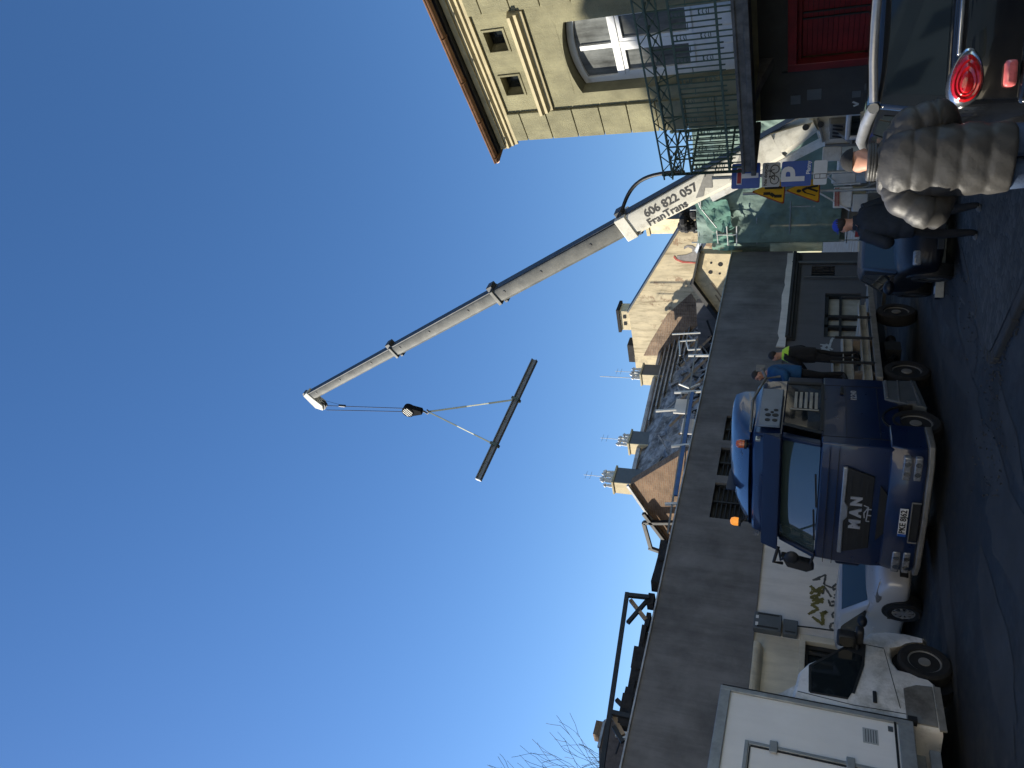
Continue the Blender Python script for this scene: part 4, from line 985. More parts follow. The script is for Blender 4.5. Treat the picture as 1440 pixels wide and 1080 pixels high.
# bumper
mb = MB()
def bump(z, yf, xo=0.): return [(.03 + xo, yf + .34, z), (.02 + xo, yf + .16, z), (-.2, yf, z), (-1.19, yf - .05, z), (-2.18, yf, z), (-2.4 - xo, yf + .16, z), (-2.41 - xo, yf + .34, z), (-2.41, .75, z), (.03, .75, z)]
mb.rings([bump(.3, -.06), bump(.34, -.1), bump(.66, -.11), bump(.82, -.05)], True); mb.build('bumper', 'truck_blue', tk, bevel=.02)
mb = MB(); mb.rings([bump(.2, -.06, .02), bump(.22, -.12, .05), bump(.29, -.13, .06), bump(.3, -.08, .03)], True); mb.build('bumper_lit_edge', 'grey_steel', tk, bevel=.012)  # pale grey paints the light along the bumper's lower edge
mb = MB(); mb.bb((-1.6, -.178, .33), (-.86, -.15, .45)); mb.build('tow_recess', 'black_plastic', tk, bevel=.01)
mb = MB()
for a, b in (((-1.62, .46), (-.84, .46)), ((-1.62, .33), (-1.62, .46)), ((-.84, .33), (-.84, .46))): mb.bar((a[0], -.18, a[1]), (b[0], -.18, b[1]), .02, .014)
mb.build('recess_frame', 'grey_steel', tk)
for x in (-.46, -2.3):
    for z0, z1 in ((.53, .65), (.38, .49)):
        mb = MB(); mb.bb((x, -.14, z0), (x + .42, -.04, z1)); h = mb.build('headlight', 'lamp_clear', tk, bevel=.02)
        mb = MB()
        for q in (.12, .3): mb.cyl((x + q, -.145, (z0 + z1) / 2), (x + q, -.12, (z0 + z1) / 2), .045, 12)
        mb.build('reflector', 'chrome', h)
mb = MB(); mb.bb((-1.51, -.185, .5), (-.97, -.172, .62)); pl = mb.build('number_plate', 'plate_white', tk, bevel=.004)
me = text_mesh('PKE 8J62', .125, .003, .003); mb = MB(); mb.mesh(me, frame((-1.22, -.189, .56), (1, 0, 0), (0, 0, 1))); mb.build('lettering', 'ink', pl)
mb = MB(); mb.bb((-1.51, -.19, .5), (-1.46, -.187, .62)); mb.build('plate_band', 'sign_blue', pl)
# left mirror arm and housing, corner deflector
mb = MB(); mb.prism([(-2.42, .05, 2.4), (-2.62, .0, 2.28), (-2.68, .0, 1.95), (-2.62, .02, 1.82), (-2.5, .04, 1.86), (-2.45, .05, 2.2)], (0, .16, 0)); mb.build('mirror', 'black_plastic', tk, bevel=.03)
mb = MB(); mb.tube([(-2.25, .1, 2.44), (-2.45, -.1, 2.5), (-2.55, .02, 2.36)], .03, 8); mb.tube([(-2.3, .1, 1.84), (-2.52, .05, 1.9)], .025, 8); mb.tube([(-2.3, .05, 2.42), (-2.2, -.32, 2.38), (-2.12, -.34, 2.3)], .02, 6); mb.ell((-2.1, -.34, 2.2), .13, .06, .12, 12, 7); mb.build('mirror_arm', 'black_plastic', tk, smooth=60)
mb = MB(); mb.bb((-2.5, .12, 1.1), (-2.385, .5, 1.5)); mb.build('corner_deflector', 'truck_blue_dark', tk, bevel=.04)
# visible side: door, glass, handle, vents
mb = MB(); mb.prism([(-.001, .36, 1.87), (-.001, 2.06, 1.87), (-.001, 2.06, 2.44), (-.001, .56, 2.44)], (.012, 0, 0)); sg_ = mb.build('side_window', 'glass', tk)
mb = MB(); mb.prism([(.013, .3, 1.84), (.013, .38, 1.84), (.013, .6, 2.46), (.013, .52, 2.46)], (.02, 0, 0)); mb.bb((.013, 2.06, 1.84), (.03, 2.14, 2.46)); mb.bb((.013, .4, 1.82), (.03, 2.1, 1.87)); mb.build('window_trim', 'black_plastic', tk)
mb = MB()
for k in range(5): z = 1.92 + k * .085; mb.bb((.014, 1.15, z), (.02, 1.75, z + .05))
mb.bb((.014, 1.08, 1.9), (.022, 1.12, 2.36)); mb.build('cab_bottles', 'beam_primer', tk, bevel=.01)
mb = MB()
for a, b, c, d in ((.28, .29, .66, 1.84), (2.1, 2.11, .66, 1.84)): mb.bb((-.002, a, c), (.006, b, d))
mb.bb((-.002, .3, .95), (.006, 2.1, .96)); mb.bb((-.002, .3, 1.46), (.006, 2.1, 1.466)); mb.build('door_gap', 'black_plastic', tk)
mb = MB(); mb.bb((.0, 1.75, 1.5), (.045, 2.0, 1.56)); mb.build('door_handle', 'black_plastic', tk, bevel=.01)
me = text_mesh('12.240', .13, .003, .003); mb = MB(); mb.mesh(me, frame((.006, 1.75, 1.33), (0, 1, 0), (0, 0, 1))); mb.build('model_number', 'silver_letter', tk)
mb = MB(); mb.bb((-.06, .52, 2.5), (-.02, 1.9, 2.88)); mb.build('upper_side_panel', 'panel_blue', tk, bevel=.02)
mb = MB()
for y, z, r in ((.72, 2.72, .045), (.9, 2.72, .05), (1.08, 2.76, .035), (.72, 2.6, .045), (.9, 2.6, .055), (1.08, 2.6, .04), (1.0, 2.66, .03)): mb.cyl((-.03, y, z), (-.012, y, z), r, 12)
mb.build('vent_hole', 'black_plastic', tk)
mb = MB(); mb.tube([(-.05, .35, 2.97), (-.02, 1.4, 3.02), (-.02, 2.3, 2.86), (.0, 2.38, 2.6)], .025, 8); mb.tube([(-.0, 2.3, 2.86), (.03, 2.6, 2.95)], .03, 8); mb.box((.04, 2.62, 2.98), (.1, .1, .16)); mb.build('roof_pipe', 'grey_steel', tk, smooth=50)
# roof deflector shell
mb = MB(); rs = []
for y, zt, hw, zb in ((.42, 3.0, 1.0, 2.96), (.7, 3.16, .99, 2.96), (1.05, 3.31, .97, 2.96), (1.5, 3.42, .93, 2.96), (2.05, 3.46, .9, 2.96)):
    rs.append([(-1.19 + hw * k, y + .18 * abs(k) ** 2, zb + (zt - zb) * f) for k, f in ((1.02, 0), (1.0, .55), (.93, .86), (.7, .97), (0, 1.), (-.7, .97), (-.93, .86), (-1., .55), (-1.02, 0))])
mb.rings(rs, True); mb.build('roof_deflector', 'truck_blue', tk, smooth=55)
mb = MB(); mb.bb((-1.7, .9, 3.27), (-1.68, 1.6, 3.44)); mb.build('deflector_rib', 'truck_blue_dark', tk)
for u, v, m, nm in ((456, 1042, 'lamp_orange', 'beacon'), (347, 1034, 'lamp_lit', 'beacon')):
    q = tl(onp(u, v, TP + TD * .55, TD)); mb = MB(); mb.lathe([(.075, -.06), (.08, .02), (.06, .075), (.02, .09)], q, (0, 0, 1), 14); b = mb.build(nm, m, tk, smooth=50)
    mb = MB(); mb.cyl(q + Vector((0, 0, -.1)), q + Vector((0, 0, -.06)), .085, 14); mb.tube([q + Vector((0, 0, -.1)), q + Vector((.0 if u > 400 else .12, .05, -.22)), Vector((-.3 if u > 400 else -2.1, .7, 2.95))], .025, 6); mb.build('lamp_base', 'black_plastic', b)
# chassis, wheels, side box, mudguard
mb = MB(); mb.bb((-1.65, .6, .55), (-1.5, 7.5, .8)); mb.bb((-.88, .6, .55), (-.73, 7.5, .8)); mb.bb((-2.2, 3.0, .45), (-.2, 3.6, .6)); mb.tube([(-.3, 3.9, .6), (-.3, 4.3, .45), (-.35, 4.9, .5)], .06, 8); mb.tube([(-.5, 3.3, .5), (-.5, 5.4, .5)], .1, 10); mb.bb((-.4, 4.1, .4), (-.15, 4.5, .7)); mb.build('chassis', 'black_steel', tk)
for y in (1.0, 2.95, 5.9):
    for x, s in ((-.14, 1), (-2.24, -1)): wheel(tk, (x, y, .4), .4, .26, (s, 0, 0))
mb = MB(); mb.prism([(-.5, 1.42, .2), (-.5, 2.42, .3), (-.5, 2.38, .84), (-.5, 1.66, .84)], (.52, 0, 0)); sb = mb.build('side_box', 'box_grey', tk, bevel=.02)
mb = MB(); mb.bar((.025, 1.7, .8), (.025, 2.36, .8), .02, .03); mb.bar((.025, 1.6, .62), (.025, 2.38, .6), .015, .02); mb.bar((.025, 1.48, .3), (.025, 2.4, .38), .015, .03); mb.bb((.02, 1.5, .36), (.03, 1.62, .5)); mb.build('trim_strip', 'alloy', sb)
mb = MB()
for y in (1.0,):
    n = 10; a = [(-.32, y + .5 * math.cos(PI * k / n), .42 + .5 * math.sin(PI * k / n)) for k in range(n + 1)]; b = [(-.32, y + .47 * math.cos(PI * k / n), .42 + .47 * math.sin(PI * k / n)) for k in range(n + 1)][::-1]; mb.prism(a + b, (.34, 0, 0))
mb.build('mudguard', 'black_plastic', tk)
# bed
mb = MB(); mb.bb((-2.36, 2.5, .84), (-.06, 7.55, .93)); mb.build('deck', 'grey_steel', tk)
mb = MB(); mb.bb((-.055, 2.5, .82), (.02, 7.55, .94)); mb.build('side_rail', 'grey_steel', tk, bevel=.008)
mb = MB(); mb.bb((-2.4, 2.5, .82), (-2.365, 7.55, .97)); mb.build('side_rail', 'beam_primer', tk, bevel=.008)
mb = MB(); mb.bb((-2.3, 7.5, .5), (0, 7.56, .58)); mb.bb((-.06, 7.5, .3), (-.0, 7.56, .97)); mb.bb((-2.35, 7.5, .3), (-2.29, 7.56, .97)); mb.build('tail_frame', 'grey_steel', tk)
mb = MB(); mb.bb((-2.3, 2.44, .9), (-.06, 2.5, 1.5)); mb.build('headboard', 'black_steel', tk)
for s, h in ((3.12, 1.72), (4.3, 1.64), (5.4, 1.58), (6.6, 1.5)):
    for x in (-.02, -2.38): mb = MB(); mb.bb((x, s - .03, .9), (x + .04, s + .025, h)); mb.build('stake', 'black_steel', tk)
def ibeam(mb, x, y0, y1, z, h=.26, w=.16, t=.016, f=.022):
    mb.bb((x - w / 2, y0, z), (x + w / 2, y1, z + f)); mb.bb((x - w / 2, y0, z + h - f), (x + w / 2, y1, z + h)); mb.bb((x - t / 2, y0 + .002, z + f), (x + t / 2, y1 - .002, z + h - f))
for i, (x, y0, y1, z, h, w, lab) in enumerate(((-.16, 2.56, 6.5, .985, .16, .18, 'long pale steel beam nearest the truck side rail, lowest of the load'), (-.45, 2.56, 6.2, .985, .16, .18, 'pale steel beam lying behind the lowest front beam of the load'), (-.75, 2.6, 6.4, .985, .16, .18, 'pale steel beam in the middle of the bottom layer of the load'), (-.3, 2.56, 4.9, 1.29, .19, .16, 'pale steel beam in the second layer, ending beside the black stakes'), (-.62, 2.6, 5.6, 1.29, .19, .16, 'second layer pale steel beam further from the truck side'), (-.42, 2.56, 4.2, 1.51, .15, .16, 'short pale steel beam on top of the load behind the cab'), (-.75, 2.6, 5.0, 1.51, .15, .16, 'pale steel beam on top of the load farthest from the truck side'))):
    mb = MB(); ibeam(mb, x, y0, y1, z, h, w); o = mb.build('steel_beam', 'beam_primer'); o.location = tk.location; o.rotation_euler = tk.rotation_euler; tag(o, lab, 'beam', 'steel beams on the truck')

for s_, z_ in ((2.9, 1.215), (4.4, 1.215), (2.9, .957), (4.4, .957), (5.9, .957)):
    hz_ = .07 if z_ > 1 else .026
    mb = MB(); mb.bb((-.9, s_, z_ - hz_), (-.12, s_ + .1, z_ + hz_)); o = mb.build('dunnage_block', 'old_timber'); o.location = tk.location; o.rotation_euler = tk.rotation_euler
    tag(o, ('dark timber batten under the second layer of steel beams' if z_ > 1 else 'dark timber batten between the truck deck and the lowest steel beams') + (', nearest the cab' if s_ < 3 else ', by the middle stakes' if s_ < 5 else ', nearest the tail'), 'batten', 'timber battens under the load')
# ------------------------------------------------------------------ white box van
va = R_(105); vh = Vector((math.cos(va), math.sin(va), 0)); vl = Vector((-math.sin(va), math.cos(va), 0))
vo = Vector((-10.65, 7.0, 0)) + vl * .98
vn = thing('box_van', 'white box van with dirty lower cab at the lower left edge', 'van', vo, va)
out = [(.5, .3), (.54, .55), (.52, .82), (.43, 1.04), (.2, 1.19), (-.42, 1.88), (-.62, 2.0), (-1.0, 2.05), (-1.24, 2.05), (-1.24, .24), (-.42, .24)] + [(-.42 * math.cos(PI * k / 10), .345 + .42 * math.sin(PI * k / 10)) for k in range(11)] + [(.43, .3)]
def cab_loft(mb, out, W, ins):
    rs = []
    c = Vector((sum(p[0] for p in out) / len(out), sum(p[1] for p in out) / len(out)))
    def inset(d):
        r = []
        n = len(out)
        for i in range(n):
            a, b, e = Vector(out[i - 1]), Vector(out[i]), Vector(out[(i + 1) % n]); t = (e - a).normalized(); nn = Vector((-t.y, t.x)); 
            if nn.dot(c - b) < 0: nn = -nn
            r.append(b + nn * d)
        return r
    for y, d in ((-W, ins), (-W + .02, ins * .45), (-W + .08, .0), (0, -.02), (W - .08, 0), (W - .02, ins * .45), (W, ins)):
        rs.append([(p.x, y, p.y) for p in inset(d)])
    return mb.rings(rs, True)
mb = MB(); cab_loft(mb, out, .98, .05); mb.build('cab', 'van_dirty', vn, smooth=40)
Y = -.985
mb = MB(); mb.prism([(-.98, Y, 1.84), (-.5, Y, 1.84), (-.32, Y, 1.72), (.1, Y, 1.27), (.02, Y, 1.14), (-.3, Y, 1.16), (-.85, Y, 1.3), (-.99, Y, 1.36)], (0, -.006, 0)); sw = mb.build('side_window', 'glass', vn)
mb = MB()
for a, b in (((-.99, 1.84), (-.5, 1.85)), ((-.5, 1.85), (.12, 1.27)), ((.12, 1.27), (.02, 1.13)), ((.02, 1.13), (-.3, 1.15)), ((-.3, 1.15), (-.87, 1.29)), ((-.99, 1.36), (-1.0, 1.84))): mb.bar((a[0], Y - .003, a[1]), (b[0], Y - .003, b[1]), .012, .035)
mb.prism([(.12, Y, 1.3), (.12, Y, 1.1), (-.14, Y, 1.12), (-.05, Y, 1.36)], (0, -.012, 0)); mb.build('window_trim', 'black_plastic', vn)
mb = MB()
for pl in (((-1.02, 2.0), (-1.08, 1.3), (-1.06, .62), (-.86, .48), (-.5, .45)), ((.14, 1.18), (.12, .86))):
    for i in range(len(pl) - 1): mb.bar((pl[i][0], Y + .004, pl[i][1]), (pl[i + 1][0], Y + .004, pl[i + 1][1]), .008, .01)
mb.bar((-.98, Y + .004, .72), (.1, Y + .004, .86), .008, .008); mb.build('door_gap', 'black_plastic', vn)
mb = MB(); mb.bb((-.98, Y - .03, 1.0), (-.78, Y, 1.05)); mb.build('door_handle', 'black_plastic', vn, bevel=.01)
mb = MB(); mb.prism([(-1.2, Y, .3), (-.5, Y, .3), (-.52, Y, .5), (-.62, Y, .66), (-1.2, Y, .66)], (0, -.016, 0)); mb.bb((-1.24, Y - .01, .2), (-.48, Y + .02, .285)); mb.prism([(.435, Y + .03, .3), (.5, Y + .05, .3), (.53, Y + .05, .5), (.44, Y + .03, .45)], (0, -.012, 0)); mb.build('lower_cladding', 'van_cladding', vn, bevel=.006)
mb = MB(); mb.prism([(.2, -.9, 1.22), (.2, .9, 1.22), (-.4, .84, 1.87), (-.4, -.84, 1.87)], (.02, 0, .02)); mb.build('windscreen', 'windscreen', vn)
mb = MB(); mb.bb((-.02, -1.2, 1.24), (.16, -1.0, 1.5)); mb.bb((.04, -1.28, 1.14), (.2, -1.02, 1.25)); mb.bar((.05, -1.05, 1.25), (.0, -.97, 1.2), .07, .07); mb.build('mirror', 'black_plastic', vn, bevel=.035)
mb = MB(); mb.bb((-.02, -1.19, 1.28), (-.024, -1.02, 1.46)); mb.build('mirror_glass', 'glass', vn)
mb = MB(); mb.bb((.44, -.9, .66), (.535, -.5, .9)); mb.build('headlight', 'lamp_clear', vn, bevel=.03)
mb = MB(); mb.bb((.44, .5, .66), (.535, .9, .9)); mb.build('headlight', 'lamp_clear', vn, bevel=.03)
mb = MB(); mb.bb((.48, -.9, .26), (.57, .9, .56)); mb.build('bumper', 'van_cladding', vn, bevel=.03)
for x in (0, -3.3):
    for s in (-1, 1):
        mb = MB(); mb.cyl((x, s * .55, .36), (x, s * .78, .36), .46, 28)
        if x == 0: mb.build('wheel_arch', 'black_plastic', vn)
        wheel(vn, (x, s * .89, .345), .345, .22, (0, s, 0))
BW_ = 1.06; bx0 = -1.27; bx1 = -5.2
mb = MB(); mb.bb((bx1, -BW_ + .02, .68), (bx0, BW_ - .02, 2.94)); bxo = mb.build('cargo_box', 'van_panel', vn)
mb = MB()
for s in (-1, 1):
    mb.bb((bx1, s * BW_ - .015, 2.86), (bx0, s * BW_ + .015, 3.0)); mb.bb((bx1, s * BW_ - .015, .6), (bx0, s * BW_ + .015, .78)); mb.bb((bx0 - .06, s * BW_ - .018, .6), (bx0 + .015, s * BW_ + .018, 3.0))
mb.bb((bx0 - .03, -BW_ + .016, 2.9), (bx0 + .012, BW_ - .016, 2.99)); mb.build('box_frame', 'galv', bxo, bevel=.008)
mb = MB(); mb.bb((bx1, -BW_ - .017, .8), (bx0 - .02, -BW_ - .0155, .83)); mb.bb((bx0 + .015, -BW_ - .02, .62), (bx0 + .03, -BW_ + .02, 2.98)); mb.bb((bx0 + .01, -BW_ - .04, .55), (bx0 + .08, -BW_ + .06, .66)); mb.build('edge_seal', 'black_plastic', bxo)
# side door frame of the box
dx, dz = bx0 - .82, 2.6; mb = MB(); Yb = -BW_ + .018
mb.bb((dx - 1.2, Yb - .02, dz - .05), (dx, Yb + .01, dz)); mb.bb((dx - .05, Yb - .02, .84), (dx, Yb + .01, dz - .05)); mb.build('door_frame', 'galv', bxo, bevel=.006)
mb = MB(); mb.bb((dx - 1.2, Yb - .012, dz - .075), (dx - .07, Yb - .002, dz - .058)); mb.bb((dx - .078, Yb - .012, .86), (dx - .06, Yb - .002, dz - .075)); mb.build('door_gap', 'black_plastic', bxo)
mb = MB(); mb.bb((dx - .12, Yb - .04, dz - .4), (dx + .06, Yb - .018, dz - .3)); mb.bb((dx - .12, Yb - .04, 1.3), (dx + .06, Yb - .018, 1.4)); mb.build('door_hinge', 'galv', bxo, bevel=.01)
mb = MB(); mb.bb((bx0 - .46, Yb - .005, 1.02), (bx0 - .22, Yb + .004, 1.2)); mb.build('grey_notice', 'sign_grey', bxo)
mb = MB()
for k in range(5): mb.bb((bx0 - .44, Yb - .007, 1.04 + k * .03), (bx0 - .24, Yb - .006, 1.05 + k * .03))
mb.build('notice_lines', 'box_grey', bxo)
mb = MB(); mb.bb((bx0 - .2, Yb - .012, .84), (bx0 - .12, Yb + .004, .9)); mb.build('side_marker', 'box_grey', bxo, bevel=.005)
mb = MB(); mb.bb((bx1, -.5, .4), (-1., .5, .6)); mb.bb((bx1, -.9, .3), (-1.5, -.84, .42)); mb.build('chassis', 'galv', vn)
mb = MB(); rs = [[(x, y, z) for y, z in ((-.85, 2.0), (-.8, 2.0 + h * .8), (-.4, 2.04 + h), (.4, 2.04 + h), (.8, 2.0 + h * .8), (.85, 2.0))] for x, h in ((-.75, .06), (-.95, .3), (-1.2, .62))]; mb.rings(rs); mb.build('roof_deflector', 'van_dirty', vn, smooth=50)

# ------------------------------------------------------------------ generic car
def car(nm, label, loc, rz, st, gh, paint, wheels, r=.31, style='alloy', glass='glass', hwm=.86, group=None):
    """st: stations (x, zb, zbelt, ztop, hw) rear to front; gh: (x0b,x1b,hwb,z0, x0t,x1t,hwt,z1)"""
    t = thing(nm, label, 'car', loc, rz, group); mb = MB(); rs = []
    for x, zb, zs, zt, hw in st:
        rs.append([(x, y, z) for y, z in ((-.86 * hw, zb), (-.985 * hw, zb + .1), (-hw, zb + .5 * (zs - zb)), (-.985 * hw, zs - .1), (-.95 * hw, zs - .02), (-.84 * hw, zs + .45 * (zt - zs)), (-.45 * hw, zt), (.45 * hw, zt), (.84 * hw, zs + .45 * (zt - zs)), (.95 * hw, zs - .02), (.985 * hw, zs - .1), (hw, zb + .5 * (zs - zb)), (.985 * hw, zb + .1), (.86 * hw, zb))])
    mb.rings(rs); mb.build('body', paint, t, smooth=180, sub=2)
    a0, a1, hb, z0, b0, b1, ht, z1 = gh
    def lv(f, g=0.): return [(a0 + (b0 - a0) * f + g, -(hb + (ht - hb) * f) + g, z0 + (z1 - z0) * f), (a1 + (b1 - a1) * f - g, -(hb + (ht - hb) * f) + g, z0 + (z1 - z0) * f), (a1 + (b1 - a1) * f - g, (hb + (ht - hb) * f) - g, z0 + (z1 - z0) * f), (a0 + (b0 - a0) * f + g, (hb + (ht - hb) * f) - g, z0 + (z1 - z0) * f)]
    mb = MB(); r0, r1 = lv(0), lv(1); top = [(x, y, z1 + .045) for x, y, z in lv(1, .12)]; top2 = [(x, y, z1 + .062) for x, y, z in lv(1, .34)]
    mb.rings([r0, r1, top, top2]); mb.build('roof', paint, t, bevel=.035)
    V = [Vector(p) for p in r0 + r1]
    def panel(q, u0, u1, v0, v1, name, m, cut=None, off=.006):
        A, B, C_, D = q; n = (B - A).cross(D - A).normalized(); ctr = Vector((0.5 * (a0 + a1), 0, z0))
        if n.dot(A - ctr) < 0: n = -n
        def P(u, v): return A.lerp(B, u).lerp(D.lerp(C_, u), v) + n * off
        pts = [P(*p) for p in (cut or ((u0, v0), (u1, v0), (u1, v1), (u0, v1)))]
        f = MB(); f.prism(pts, -n * .004); return f.build(name, m, t)
    side = {}
    for s, (i, j) in ((-1, (0, 1)), (1, (3, 2))): side[s] = (V[i], V[j], V[j + 4], V[i + 4])
    return t, panel, side, (V[1], V[2], V[6], V[5]), (V[0], V[3], V[7], V[4])
def car_wheels(t, xs, hw, r, style):
    for x in xs:
        for s in (-1, 1):
            mb = MB(); mb.cyl((x, s * (hw - .2), r + .02), (x, s * (hw + .006), r + .02), r * 1.16, 28); mb.build('wheel_arch', 'black_plastic', t); wheel(t, (x, s * (hw - .06), r), r, .2, (0, s, 0), style)

# silver hatchback between van and truck
sa = R_(-8); sl = Vector((-math.sin(sa), math.cos(sa), 0)); so = Vector((-12.75, 9.24, 0)) + sl * .86
hw = .86
t, pn, sd, fr, re = car('hatchback', 'silver grey hatchback facing the street between white van and blue truck', so, sa,
    [(-2.82, .42, .78, .8, .72), (-2.76, .24, .95, 1.0, .83), (-2.3, .2, .97, .99, .86), (-1.0, .18, .96, .98, .86), (-.35, .18, .95, 1.0, .86), (.2, .2, .86, .93, .86), (.58, .2, .76, .82, .83), (.74, .22, .66, .7, .76), (.8, .28, .52, .55, .66)],
    (-2.75, .02, .8, .9, -2.45, -.85, .64, 1.37), 'silver_paint', None)
pn(fr, .07, .93, .06, .95, 'windscreen', 'car_screen')
pn(re, .1, .9, .1, .92, 'rear_window', 'glass')
for s in (-1, 1):
    pn(sd[s], 0, 0, 0, 0, 'side_window', 'glass', [(.36, .1), (.62, .1), (.64, .88), (.37, .9)] if 0 else [(.57, .1), (.93, .1), (.72, .8), (.66, .9), (.58, .92)])
    pn(sd[s], 0, 0, 0, 0, 'side_window', 'glass', [(.12, .14), (.55, .1), (.56, .92), (.2, .9)])
    mb = MB(); mb.prism([(.62, s * .5, .62), (.42, s * .8, .66), (.22, s * .858, .76), (.36, s * .8, .79), (.6, s * .62, .74)], (0.02, .01 * s, .05)); mb.build('headlight', 'lamp_clear', t, bevel=.02)
    mb = MB(); mb.ell((-.32, s * 1.0, 1.0), .1, .13, .09, 12, 7); mb.bar((-.3, s * .8, .95), (-.3, s * .95, .98), .06, .05); mb.build('mirror', 'silver_paint' if 0 else 'black_plastic', t, smooth=60)
    mb = MB(); mb.bb((-.98, s * .858 - .01, .74), (-.82, s * .858 + .03, .78)); mb.build('door_handle', 'silver_paint', t, bevel=.008)
    mb = MB(); mb.bb((.62 - .95, s * .86 - .006, .5), (.64 - .82, s * .86 + .006, .56)); mb.build('side_badge', 'black_plastic', t)
mb = MB(); mb.bb((.66, -.56, .3), (.80, .56, .45)); mb.build('grille', 'black_plastic', t, bevel=.02)
mb = MB(); mb.bb((.7, -.46, .53), (.80, .46, .57)); mb.build('upper_grille', 'black_plastic', t, bevel=.01)
car_wheels(t, (0, -2.3), hw, .31, 'alloy'); t.scale = (.94, .94, .94)

# dark car behind the truck tail
ga = R_(-66); gq = Vector((-8.15, 14.75, -.0)); gq = atd(760, 1250, 14.4); gq.z = 0
t, pn, sd, fr, re = car('dark_car', 'dark blue car with pale reflecting windscreen parked behind the truck tail', gq, R_(-51),
    [(-3.3, .4, .72, .78, .7), (-3.2, .22, .82, .88, .8), (-2.4, .18, .84, .88, .84), (-1.0, .16, .82, .86, .84), (-.2, .16, .82, .9, .84), (.35, .18, .76, .84, .83), (.68, .2, .66, .72, .78), (.8, .26, .5, .54, .66)],
    (-3.0, .0, .78, .8, -2.45, -.95, .58, 1.27), 'navy_paint', None)
pn(fr, .05, .95, .05, .98, 'windscreen', 'car_screen'); pn(re, .1, .9, .1, .92, 'rear_window', 'glass')
for s in (-1, 1):
    pn(sd[s], 0, 0, 0, 0, 'side_window', 'glass', [(.5, .08), (.94, .08), (.7, .85), (.64, .93), (.5, .93)]); pn(sd[s], 0, 0, 0, 0, 'side_window', 'glass', [(.12, .12), (.47, .08), (.48, .93), (.22, .9)])
    mb = MB(); mb.ell((-.25, s * .98, .9), .1, .13, .09, 12, 7); mb.bar((-.25, s * .8, .85), (-.25, s * .95, .88), .06, .05); mb.build('mirror', 'navy_paint', t, smooth=60)
    mb = MB(); mb.bb((.62, s * .62 - .12, .54), (.76, s * .62 + .12, .66)); mb.build('headlight', 'lamp_clear', t, bevel=.03)
mb = MB(); mb.bb((.74, -.26, .36), (.83, .26, .47)); pl = mb.build('number_plate', 'plate_white', t, bevel=.004)
me = text_mesh('TR 6U12', .11, .003, .003); mb = MB(); mb.mesh(me, frame((.832, 0, .415), (0, 1, 0), (0, 0, 1))); mb.build('lettering', 'ink', pl)
mb = MB(); mb.bb((.72, -.5, .24), (.81, .5, .34)); mb.build('grille', 'black_plastic', t, bevel=.01)
car_wheels(t, (0, -2.5), .84, .3, 'steel')

# black hatchback in the right foreground, seen from behind
ka = R_(90 + 33); kh = Vector((math.cos(ka), math.sin(ka), 0)); kl = Vector((-math.sin(ka), math.cos(ka), 0))
kc = onz(970, 1355, 1.075) - kl * .57; kc.z = .105   # the left tail lamp is where the picture shows it
t, pn, sd, fr, re = car('black_hatchback', 'glossy black hatchback with a red egg shaped tail lamp, nearest on the right', kc, ka,
    [(-.02, .42, .84, .86, .7), (.02, .3, 1.0, 1.02, .8), (.14, .24, 1.06, 1.08, .84), (.5, .2, 1.07, 1.09, .86), (1.6, .18, 1.04, 1.06, .86), (2.7, .18, 1.0, 1.04, .86), (3.2, .2, .92, 1.0, .84), (3.6, .22, .8, .86, .78), (3.75, .3, .6, .62, .66)],
    (.1, 2.95, .82, 1.03, .38, 2.15, .66, 1.56), 'black_paint', None)
pn(re, .09, .91, .08, .86, 'rear_window', 'glass'); pn(fr, .06, .94, .06, .95, 'windscreen', 'windscreen')
for s in (-1, 1):
    pn(sd[s], 0, 0, 0, 0, 'quarter_window', 'glass', [(.06, .1), (.2, .1), (.21, .86), (.13, .84)])
    pn(sd[s], 0, 0, 0, 0, 'side_window', 'glass', [(.23, .1), (.55, .1), (.56, .9), (.235, .88)]); pn(sd[s], 0, 0, 0, 0, 'side_window', 'glass', [(.58, .1), (.93, .1), (.74, .82), (.7, .9), (.585, .9)])
    # bright metal strip standing in for sky sheen along the roof edge
    if s > 0:
        mb = MB(); mb.tube([(.36, s * .67, 1.575), (.9, s * .68, 1.60), (1.8, s * .67, 1.60), (2.2, s * .66, 1.56), (2.5, s * .70, 1.42)], [.045, .05, .05, .045, .03], 10); mb.build('roof_sheen', 'alloy', t, smooth=60)
    if s > 0:
        mb = MB(); mb.ell((2.55, s * 1.0, 1.08), .1, .12, .1, 12, 7); mb.bar((2.55, s * .8, 1.03), (2.55, s * .95, 1.06), .06, .05); mb.build('mirror', 'black_paint', t, smooth=60)
    mb = MB(); mb.bb((-.07, s * .57 - .1, .62), (.0, s * .57 + .1, .71)); mb.build('reflector_lamp', 'lamp_pink', t, bevel=.03)
    # egg lamp: chrome bezel, red lens with raised rings
    n = 24
    def egg(k, y0, sc, x): 
        r = []
        for i in range(n):
            a = 2 * PI * i / n; c = math.cos(a); wy = .2 * sc; wz = .118 * sc * (1 - .22 * (-c * 1.)) if 1 else 0
            r.append((x - .1 * (-(c) * .5 * sc) * 1.0 * 1, s * (y0 + c * wy), .955 + math.sin(a) * wz))
        return r
    mb = MB(); mb.rings([egg(0, .57, 1.0, .13), egg(0, .57, 1.0, -.035), egg(0, .57, .9, -.055), egg(0, .57, .8, -.045)]); bz = mb.build('tail_lamp', 'chrome', t, smooth=40)
    mb = MB(); mb.rings([egg(0, .59, .82, -.02), egg(0, .59, .82, -.058), egg(0, .6, .7, -.072), egg(0, .6, .6, -.066), egg(0, .61, .5, -.078), egg(0, .62, .4, -.07), egg(0, .63, .3, -.084), egg(0, .64, .1, -.088)]); mb.build('red_lens', 'lamp_red', bz, smooth=30)
